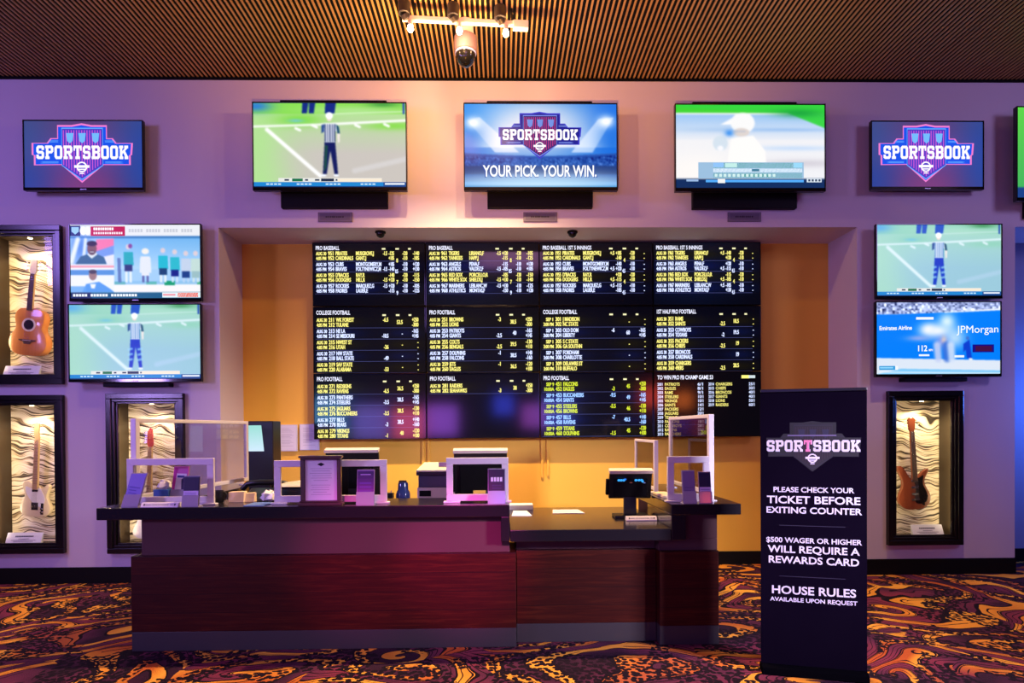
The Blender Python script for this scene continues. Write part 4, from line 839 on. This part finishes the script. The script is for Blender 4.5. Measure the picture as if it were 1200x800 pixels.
# flyer holders
def flyer(label, x, z, w_, h, face, draw=None, lean=.06, sx=0, y=-1.975, pocket=.0, name='brochure_holder'):
    t = thing(name, label, 'brochure holder', (x, y, z)); hw = w_/2
    CL = mat('holder_acrylic', (.35, .32, .40), .08)
    m = MB(); m.hexa([(-hw, .0, 0), (hw, .0, 0), (hw, .07, 0), (-hw, .07, 0)], [(-hw, .0, .006), (hw, .0, .006), (hw, .07, .006), (-hw, .07, .006)])
    m.hexa([(-hw, .012, .006), (hw, .012, .006), (hw, .016, .006), (-hw, .016, .006)], [(-hw+sx, .012+lean, h), (hw+sx, .012+lean, h), (hw+sx, .016+lean, h), (-hw+sx, .016+lean, h)])
    m.hexa([(-hw, -.004, .006), (hw, -.004, .006), (hw, -.002, .006), (-hw, -.002, .006)], [(-hw+sx*.4, .0+lean*.3, h*.38), (hw+sx*.4, .0+lean*.3, h*.38), (hw+sx*.4, .002+lean*.3, h*.38), (-hw+sx*.4, .002+lean*.3, h*.38)])
    m.build('stand', ACR if pocket else CL, t)
    th = math.atan2(lean, h); a = Art(w_*.9, h*.9, 100, 180)
    m = MB(); m.hexa([(-hw*.92, .004, .01), (hw*.92, .004, .01), (hw*.92, .0115, .01), (-hw*.92, .0115, .01)], [(-hw*.92+sx, .004+lean, h*.98), (hw*.92+sx, .004+lean, h*.98), (hw*.92+sx, .0115+lean, h*.98), (-hw*.92+sx, .0115+lean, h*.98)]); m.build('flyers', mat('flyer_stock_%d' % (hash(face) % 997), L3(*face), .5), t)
    if draw: draw(a); o = a.build('cover', PRM, t, (sx/2, .002+lean/2, h/2), (-th, math.atan2(sx, h), 0))
    return t
def d_lines(c, n=5, v0=60):
    def f(a):
        a.lay += 1
        for j in range(n): a.rect(14, v0+j*18, 86-(j*23 % 30), v0+6+j*18, c)
    return f
flyer('leaning lilac flyer holder at the far left end of the counter', -2.605, 1.02, .115, .235, (110, 92, 190), d_lines((84, 66, 160), 3, 70), .05, .035)
def d_pink(a):
    a.rect(20, 30, 95, 175, (226, 222, 232)); a.lay += 1; a.poly([(0, 0), (26, 0), (16, 180), (0, 180)], (190, 40, 150)); a.rect(30, 40, 80, 52, (40, 50, 130)); a.poly([(60, 60), (95, 40), (95, 175), (70, 175)], (50, 40, 90)); a.rect(20, 150, 66, 175, (205, 60, 165))
flyer('pink and white flyer standing behind the left low guard', -2.375, 1.02, .115, .275, (190, 80, 170), d_pink, .04, .012, -1.79)
def d_card(a): a.rect(0, 0, 100, 84, (26, 22, 60)); a.rect(0, 86, 100, 180, (196, 184, 222)); a.lay += 1; [a.rect(10, 100+j*12, 88, 104+j*12, (120, 106, 170)) for j in range(5)]
flyer('white and navy card holder at the right side of the left low guard', -2.185, 1.02, .115, .215, (40, 34, 80), d_card, .03, 0, -1.98)
def d_purple(a):
    for j in range(9): a.rect(0, j*20, 100, j*20+20, (50+j*12, 30+j*3, 90+j*9))
    a.lay += 1; a.rect(18, 14, 82, 20, (150, 130, 200)); [a.rect(14, 60+j*22, 86, 70+j*22, (92+j*10, 52, 150)) for j in range(4)]; a.rect(20, 150, 80, 158, (230, 190, 235)); a.rect(30, 164, 74, 172, (220, 170, 230))
flyer('purple flyer holder beside the wooden framed letter', -.965, 1.02, .125, .25, (80, 40, 130), d_purple, .03, 0, -1.98)
def d_dark(a): a.rect(10, 36, 90, 66, (52, 34, 80)); a.lay += 1; [a.rect(14+j*19, 38, 28+j*19, 62, (206, 200, 226)) for j in range(4)]; a.rect(14, 158, 86, 168, (190, 184, 205)); [a.rect(20, 80+j*16, 80, 88+j*16, (60, 40, 88)) for j in range(4)]
flyer('dark flyer holder beside the step down in the counter', -.04, 1.02, .125, .25, (34, 22, 58), d_dark, .03, 0, -1.98)
flyer('grey lilac flyer holder on the short right ledge', 1.33, 1.012, .095, .235, (120, 106, 150), d_lines((106, 92, 138), 3, 90), .04, 0, -1.98)
flyer('white card holder with a dark top on the short right ledge', 1.445, 1.012, .09, .225, (40, 34, 70), d_card, .03, 0, -1.98)
def strip(label, x, y, z, w_, rz=0):
    t = thing('notice_strip', label, 'sign', (x, y, z), rz); m = MB(); m.side([(-.03, 0), (.03, 0), (.03, .008), (.018, .032), (-.012, .032), (-.03, .006)], -w_/2, w_/2); m.build('block', mat('strip_white', (.66, .62, .66), .3), t, .002)
    a = Art(w_*.92, .022, 100, 10); a.disc(6, 5, 2.6, (40, 36, 50), 12, 3.5); a.disc(94, 5, 2.6, (40, 36, 50), 12, 3.5); a.rect(10, 4, 26, 6, (60, 54, 70)); a.rect(80, 4, 90, 6, (60, 54, 70))
    for j in range(9): a.rect(29+j*5.4, 3.4, 32.6+j*5.4, 6.6, (80, 72, 92))
    a.build('lettering', PRM, t, (0, -.0225, .019), (-math.atan2(.018, .026), 0, 0))
strip('white notice strip lying before the left low guard', -2.39, -1.965, 1.02, .26); strip('white notice strip before the black terminal on the lower worktop', 1.07, -1.60, .84, .235)
# tissue box
t = thing('tissue_box', 'blue tissue box with a white tissue behind the left low guard', 'tissue box', (-2.49, -1.74, 1.02)); BLU = mat('blue_card', (.03, .12, .42), .5)
m = MB(); m.box(-.055, .055, -.055, .055, 0, .105); m.build('box', BLU, t, .003); m = MB(); m.box(-.054, .054, -.0565, -.055, .02, .05); m.build('label_band', mat('pale_blue_card', (.35, .45, .75), .5), t)
m = MB(); m.lathe([(.02, .10), (.045, .125), (.04, .15), (.018, .17), (.004, .165)], n=14)
for v in m.b.verts: v.co += Vector((rng.normal(0, .006), rng.normal(0, .006), rng.normal(0, .005)))
m.build('tissue', PAPER, t, smooth=True)
# dark mug, paper slips, crumpled paper on a blue pad
t = thing('mug', 'dark mug at the left end of the counter beside cream slips', 'mug', (-2.10, -1.74, 1.02)); m = MB(); m.lathe([(0, .002), (.036, .002), (.04, .01), (.04, .09), (.036, .09), (.035, .012), (0, .012)], n=24); m.build('body', BLK, t, smooth=True)
m = MB(); m.tube([(.038+.03*math.sin(q), 0, .048+.028*math.cos(q)) for q in np.linspace(0, PI, 9)], .005); m.build('handle', BLK, t, smooth=True)
t = thing('paper_slips', 'stack of cream betting slips at the left of the counter', 'paper', (-1.945, -1.72, 1.02))
for i in range(2): m = MB(); m.hexa([(-.085+.07*i, -.02+.02*i, 0), (.03+.07*i, -.02+.02*i, 0), (.03+.07*i, .05, 0), (-.085+.07*i, .05, 0)], [(-.09+.07*i, .0+.02*i, .075-.01*i), (.028+.07*i, .0+.02*i, .08-.012*i), (.028+.07*i, .05, .08-.012*i), (-.09+.07*i, .05, .075-.01*i)]); m.build('slip_stack', mat('cream_paper', (.72, .55, .36), .8), t, .003)
t = tag(MB().box(-1.82, -1.68, -1.97, -1.78, 1.02, 1.026).build('counter_pad', mat('blue_pad', (.08, .16, .42), .5), None, .002), 'small blue pad on the raised ledge left of the second low guard', 'pad')
m = MB(); m.lathe([(.005, 0), (.05, .008), (.062, .03), (.05, .055), (.02, .07), (.003, .068)], n=12)
for v in m.b.verts: v.co += Vector((rng.normal(0, .011), rng.normal(0, .011), abs(rng.normal(0, .010))))
o = m.build('crumpled_paper', PAPER); o.location = (-1.74, -1.70, 1.02); tag(o, 'crumpled white paper behind the small blue pad', 'paper')
# black terminals seen from behind
def terminal(label, x, y, z, w_, h, tilt, zc, rz=0, glow=None):
    t = thing('betting_terminal', label, 'terminal', (x, y, z), rz); hw = w_/2; c, s = math.cos(tilt), math.sin(tilt)
    def P(u, d, v): return (u, d*c+v*s*-1, zc+v*c+d*s)          # screen frame: d away from the viewer, v up; leans toward the viewer
    def slab(nm, u0, u1, d0, d1, v0, v1, mt, par, bv=.003): m = MB(); m.hexa([P(u0, d0, v0), P(u1, d0, v0), P(u1, d1, v0), P(u0, d1, v0)], [P(u0, d0, v1), P(u1, d0, v1), P(u1, d1, v1), P(u0, d1, v1)]); return m.build(nm, mt, par, bv)
    hd = slab('display_housing', -hw, hw, 0, .035, -h/2, h/2-.006, BLK, t, .006); slab('top_edge', -hw-.004, hw+.004, -.022, .045, h/2-.008, h/2+.020, CREAM, t, .004)  # cream strip puts the warm lamp light on the top edge
    slab('rear_cover', -hw*.8, hw*.8, -.02, 0, -h*.42, h*.25, MBLK, hd, .008); slab('screen', -hw+.012, hw-.012, .035, .037, -h/2+.014, h/2-.014, mat('terminal_screen', (.02, .03, .05), .1, emit=(.25, .4, .6), es=.5), t, 0)
    slab('card_reader', -hw-.025, -hw, .0, .03, -h*.36, h*.22, MBLK, t, .004)
    m = MB(); m.box(-.05, .05, .01, .045, .02, zc-h*.3); m.build('neck', BLK, t, .006); m = MB(); m.box(-.13, .14, -.05, .12, 0, .022); m.build('base', BLK, t, .006)
    if glow == 'blue':
        a = Art(.24, .05, 100, 20); lb = (60, 170, 255)
        for u in (6, 14, 22, 62, 72, 80): a.disc(u+4, 7, 5.0, lb, 12, 4)
        a.disc(30, 4, 5, (40, 110, 230), 12, 3); a.disc(88, 11, 4, lb, 12, 4); a.disc(50, 15, 5, (120, 60, 60), 12, 1.5); a.disc(94, 16, 4, (120, 130, 200), 12, 1.5)
        a.build('customer_display', TVM, t, P(.0, -.021, h*.20), (tilt, 0, 0))
    if glow == 'amber': m = MB(); m.box(-.06, .04, -.03, -.022, zc-h*.36, zc-h*.30); m.build('indicator_label', mat('amber_label', (.5, .25, .05), .5, emit=(1, .5, .1), es=.5), t)
    return t
terminal('black betting terminal behind the wooden framed letter', -1.25, -1.15, .84, .44, .40, .26, .34)
terminal('black betting terminal behind the guard near the step down', -.175, -1.32, .84, .43, .40, .26, .335, 0, 'amber')
terminal('black betting terminal with a blue lit display on the lower worktop', 1.018, -1.46, .84, .335, .225, .28, .256, -.03, 'blue')
# multifunction printer, bottle, small box, stapler-like cable box
t = thing('printer', 'cream and black printer on the desk behind the counter', 'printer', (-.575, -1.03, .84))
m = MB(); m.box(-.16, .17, 0, .2, 0, .21); m.build('paper_drawer', CREAM, t, .008); m = MB(); m.box(-.14, -.04, -.003, 0, .135, .185); m.build('tray_window', MBLK, t, .001)
m = MB(); m.box(-.15, .17, .01, .2, .21, .315); m.build('body', mat('printer_slate', (.05, .05, .08), .4), t, .006); m = MB(); m.hexa([(-.165, -.01, .315), (.18, -.01, .315), (.18, .2, .315), (-.165, .2, .315)], [(-.165, -.01, .345), (.18, -.01, .345), (.18, .2, .345), (-.165, .2, .345)]); m.build('output_slot', BLK, t, .004)
m = MB(); m.hexa([(-.165, -.015, .345), (.18, -.015, .345), (.18, .2, .345), (-.165, .2, .345)], [(-.165, -.015, .365), (.18, -.015, .365), (.17, .2, .42), (-.12, .2, .42)]); ld = m.build('lid', CREAM, t, .006); m = MB(); m.box(.02, .12, .05, .12, .385, .425); m.build('control_panel', GREY, ld, .004)
t = thing('bottle', 'dark blue sanitizer bottle on the desk left of the printer', 'bottle', (-.86, -1.0, .84)); m = MB(); m.lathe([(0, 0), (.058, 0), (.062, .01), (.062, .15), (.056, .175), (.046, .19), (.044, .24), (.040, .255), (0, .258)], n=24); m.build('body', mat('navy_bottle', (.012, .02, .10), .15), t, smooth=True); m = MB(); m.box(-.035, .03, -.014, .014, .250, .272); m.build('pump_head', BLK, t, .004)
t = thing('pen_cup', 'small black square cup on the desk left of the blue bottle', 'cup', (-.975, -1.0, .84)); m = MB(); m.box(-.032, .032, -.03, .03, 0, .165); m.build('cup', BLK, t, .004); m = MB(); m.cyl((0, 0, .1), (.012, .004, .185), .004); m.build('pen', mat('blue_pen', (.03, .05, .3), .4), t)
# papers on the lower worktop
for i, (x0, x1, y0, y1, z, lb) in enumerate(((.075, .21, -1.32, -1.02, .84, 'white sheet at the left end of the lower worktop'), (.42, .66, -1.20, -.98, .84, 'white sheet in the middle of the lower worktop'), )):
    m = MB(); m.hexa([(x0, y0, z), (x1+.03, y0, z), (x1, y1, z), (x0-.0+.02, y1, z)], [(x0, y0, z+.004), (x1+.03, y0, z+.004), (x1, y1, z+.004), (x0+.02, y1, z+.004)]); tag(m.build('paper_sheet', PAPER), lb, 'paper')
m = MB(); m.box(.06, .27, -.95, -.82, .84, .885); tag(m.build('paper_ream', PAPER, None, .004), 'thick stack of white paper at the back left of the lower worktop', 'paper')
m = MB(); m.slab([(1.24, -1.6), (1.36, -1.58), (1.34, -1.3), (1.23, -1.32)], 1.012, 1.03); tag(m.build('paper_pile', mat('cream_paper'), None, .003), 'pile of cream papers inside the right end guard', 'paper')
# tall monitor, desk phone and receipt printer at the left
t = thing('monitor', 'tall black kiosk monitor with a pale lit window behind the left guard', 'monitor', (-2.235, -.62, 1.02-.18))
m = MB(); m.box(-.115, .115, 0, .20, .0, .80); m.build('housing', BLK, t, .008); a = Art(.13, .24, 100, 100); im = Img(24, 24, (190, 225, 235)); im.vgrad((150, 215, 205), (205, 228, 245)); a.grid(im.get())
sc_ = a.build('screen', TVM, t, (-.045, -.001, .64)); m = MB(); m.box(-.10, .10, -.03, .0, .18, .22); m.build('keyboard_shelf', BLK, t, .004)
for v in sc_.data.vertices: v.co.x -= (v.co.z < 0)*0 ; v.co.x += (-v.co.z)*.10*(v.co.x > 0)
m = MB(); m.box(-2.40, -2.05, -.70, -.35, 0, .839); tag(m.build('staff_cabinet', FASC, None, .004), 'cabinet under the tall kiosk monitor behind the counter', 'cabinet')
t = thing('desk_phone', 'black desk phone behind the left guards', 'phone', (-1.99, -1.10, .84)); m = MB(); m.side([(-.12, 0), (.12, 0), (.12, .22), (-.12, .14)], -.18, .19); m.build('base', BLK, t, .012)
m = MB(); m.tube([(-.20, -.02, .22), (-.15, -.03, .265), (-.05, -.03, .275), (.10, -.03, .275), (.17, -.03, .262), (.21, -.02, .22)], .024, 12); m.build('handset', BLK, t, smooth=True); m = MB(); m.box(-.15, .13, -.10, -.098, .08, .11); m.build('button_row', GREY, t)
m = MB(); m.tube([(.19, .02, .2), (.26, .03, .24), (.31, .04, .19), (.33, .05, .08), (.34, .06, .01)], .007, 8); m.build('cord', BLK, t, smooth=True)
t = thing('receipt_printer', 'black receipt printer with a curved cream lid behind the second guard', 'printer', (-1.585, -1.36, .84)); m = MB(); m.slab([(-.18, -.10), (.10, -.10), (.15, .02), (.13, .16), (-.18, .16)], 0, .265); m.build('body', BLK, t, .02)
m = MB(); m.hexa([(-.19, -.11, .265), (.03, -.11, .265), (.16, .0, .28), (.14, .17, .28), (-.19, .17, .265)], [(-.19, -.08, .285), (.03, -.08, .29), (.15, .02, .325), (.13, .15, .325), (-.19, .15, .285)]); m.build('lid', CREAM, t, .008)  # cream lid colour stands for the light falling on its top

# ------------------------------------------------------------------ black roll-up sign
AN = -math.atan2(.161, .582); BW = .604
t = thing('banner_stand', 'tall black SPORTSBOOK sign standing on the carpet right of the counter', 'sign', (1.931, -2.5055, 0), AN)
k = NT('banner_cloth'); g = k.n('ShaderNodeTexCoord').outputs['Object']; n = k.n('ShaderNodeTexNoise', None, Vector=g, Scale=3.0).outputs[0]
k.put('Base Color', k.mix(n, (.0035, .002, .007), (.006, .0035, .011))); k.put('Roughness', .9); k.put('Specular IOR Level', 0.0); BAN = k.m
m = MB(); m.box(-BW/2, BW/2, -.004, .004, .055, 1.775); m.build('panel', BAN, t)
m = MB(); m.side([(-.06, 0), (.06, 0), (.05, .045), (.025, .056), (-.012, .056), (-.05, .045)], -BW/2-.002, BW/2+.002); m.build('base', mat('base_black', (.002, .0018, .003), .9, spec=0), t, .006)
m = MB(); m.box(-BW/2, BW/2, -.012, .012, 1.770, 1.79); m.build('top_rail', BLK, t, .003); m = MB(); m.cyl((0, .03, .05), (0, .02, 1.78), .009, n=12); m.build('support_pole', GREY, t, smooth=True)
a = Art(BW, 1.72, 100, 285); a.eps = .0003; TXc = (228, 220, 242)
crest(a, 50, 57, 88, dict(rim=(18, 11, 32), wing=(13, 8, 24), line=(26, 18, 46), shield=(20, 10, 30), stripe=(40, 14, 40), badge=(30, 26, 62), text=TXc), word=False)
a.rect(26, 45.2, 72, 46.4, (110, 96, 140)); slab_letters(a, 'SPORTSBOOK', 6, 50.5, 94, 62.5, TXc, .10)
a.lay += 1; slab_letters(a, 'T', 41.55, 50.5, 49.0, 62.5, (225, 120, 170))
for txt, v, ch, wd in (('PLEASE CHECK YOUR', 104.5, 5.2, 76), ('TICKET BEFORE', 116.2, 7.6, 88), ('EXITING COUNTER', 126.4, 6.4, 90), ('$500 WAGER OR HIGHER', 157, 5.2, 90), ('WILL REQUIRE A', 167.5, 7.2, 86), ('REWARDS CARD', 178.5, 7.2, 86), ('HOUSE RULES', 210.5, 8.2, 80), ('AVAILABLE UPON REQUEST', 218.5, 4.2, 82)):
    a.text(txt, 50, v, ch, TXc, 1, 'c', wd)
for v in (139, 192): a.rect(18, v, 80, v+.5, (44, 34, 66))
a.build('lettering', PRM, t, (0, -.0045, .915))

# ------------------------------------------------------------------ ceiling fittings
t = thing('track_light', 'white track light with three lit lamp heads on the slatted ceiling', 'track light', (-.29, -1.06, 5.155), math.atan2(.08, 1.06)*.9)
PINKW = mat('track_white', (.70, .66, .70), .35)
m = MB(); m.box(-.53, .53, -.02, .02, -.15, -.112); m.build('track_bar', PINKW, t, .004); m = MB(); m.box(.41, .54, -.028, .028, -.175, -.108); m.build('power_end', PINKW, t, .004)
for x in (-.42, .40): m = MB(); m.cyl((x, 0, -.112), (x, 0, 0), .008, n=10); m.build('hanger', BLK, t)
HB = mat('lamp_head_black', (.02, .016, .018), .35); WB = mat('warm_bulb', (1, .8, .6), emit=(1.0, .62, .30), es=60)
for x in (-.46, -.05, .345):
    p = Vector((x, 0, -.135)); d = Vector((.02, -.38, -.92)).normalized()
    m = MB(); m.cyl(p+Vector((-.05, -.06, .10)), p+Vector((-.05, -.06, .0)), .05, .05, n=22); m.cyl(p+Vector((-.05, -.06, .0)), p+Vector((-.03, -.045, -.03)), .034, .03, n=18); h = m.build('lamp_head', HB, t, .004)
    m = MB(); m.cyl(p+Vector((0, 0, -.01)), p+Vector((0, -.02, -.075)), .018, .024, n=16); m.build('socket', PINKW, h)
    m = MB(); m.lathe([(0, .028), (.02, .02), (.027, 0), (.02, -.02), (0, -.027)], p+Vector((0, -.025, -.095)), 16); m.build('bulb', WB, h, smooth=True)
    for nm, ty, e in (('track_lamp', 'SPOT', 620), ('bulb_glow', 'POINT', 26)):
        l = bpy.data.lights.new(nm, ty); l.energy = e; l.color = (1.0, .66, .34) if ty == 'SPOT' else (1.0, .54, .21); l.shadow_soft_size = .03
        if ty == 'SPOT': l.spot_size = math.radians(104); l.spot_blend = 1
        q = bpy.data.objects.new(nm, l); COL.objects.link(q); q.parent = h; q.location = p+Vector((0, -.03, -.155))
t = thing('dome_camera', 'pendant dome camera hanging under the track light', 'camera', (-.30, -.86, 5.155)); DK = mat('dome_shell', (.10, .06, .08), .3)
m = MB(); m.cyl((0, 0, 0), (0, 0, -.13), .07, .075, n=24); m.build('stem', mat('dome_stem', (.50, .36, .36), .45), t, smooth=True)
m = MB(); m.lathe([(.075, -.13), (.10, -.14), (.105, -.20), (.100, -.265), (.09, -.275), (0, -.28)], n=32); m.build('housing', DK, t, smooth=True)
m = MB(); m.lathe([(.088, -.275), (.085, -.315), (.065, -.36), (.03, -.388), (0, -.392)], n=32); m.build('dome', GLOSSB, t, smooth=True)
m = MB(); m.lathe([(.089, -.272), (.094, -.276), (.094, -.284), (.087, -.287)], n=32); m.build('rim', mat('blue_rim', (.25, .28, .6), .25), t, smooth=True)
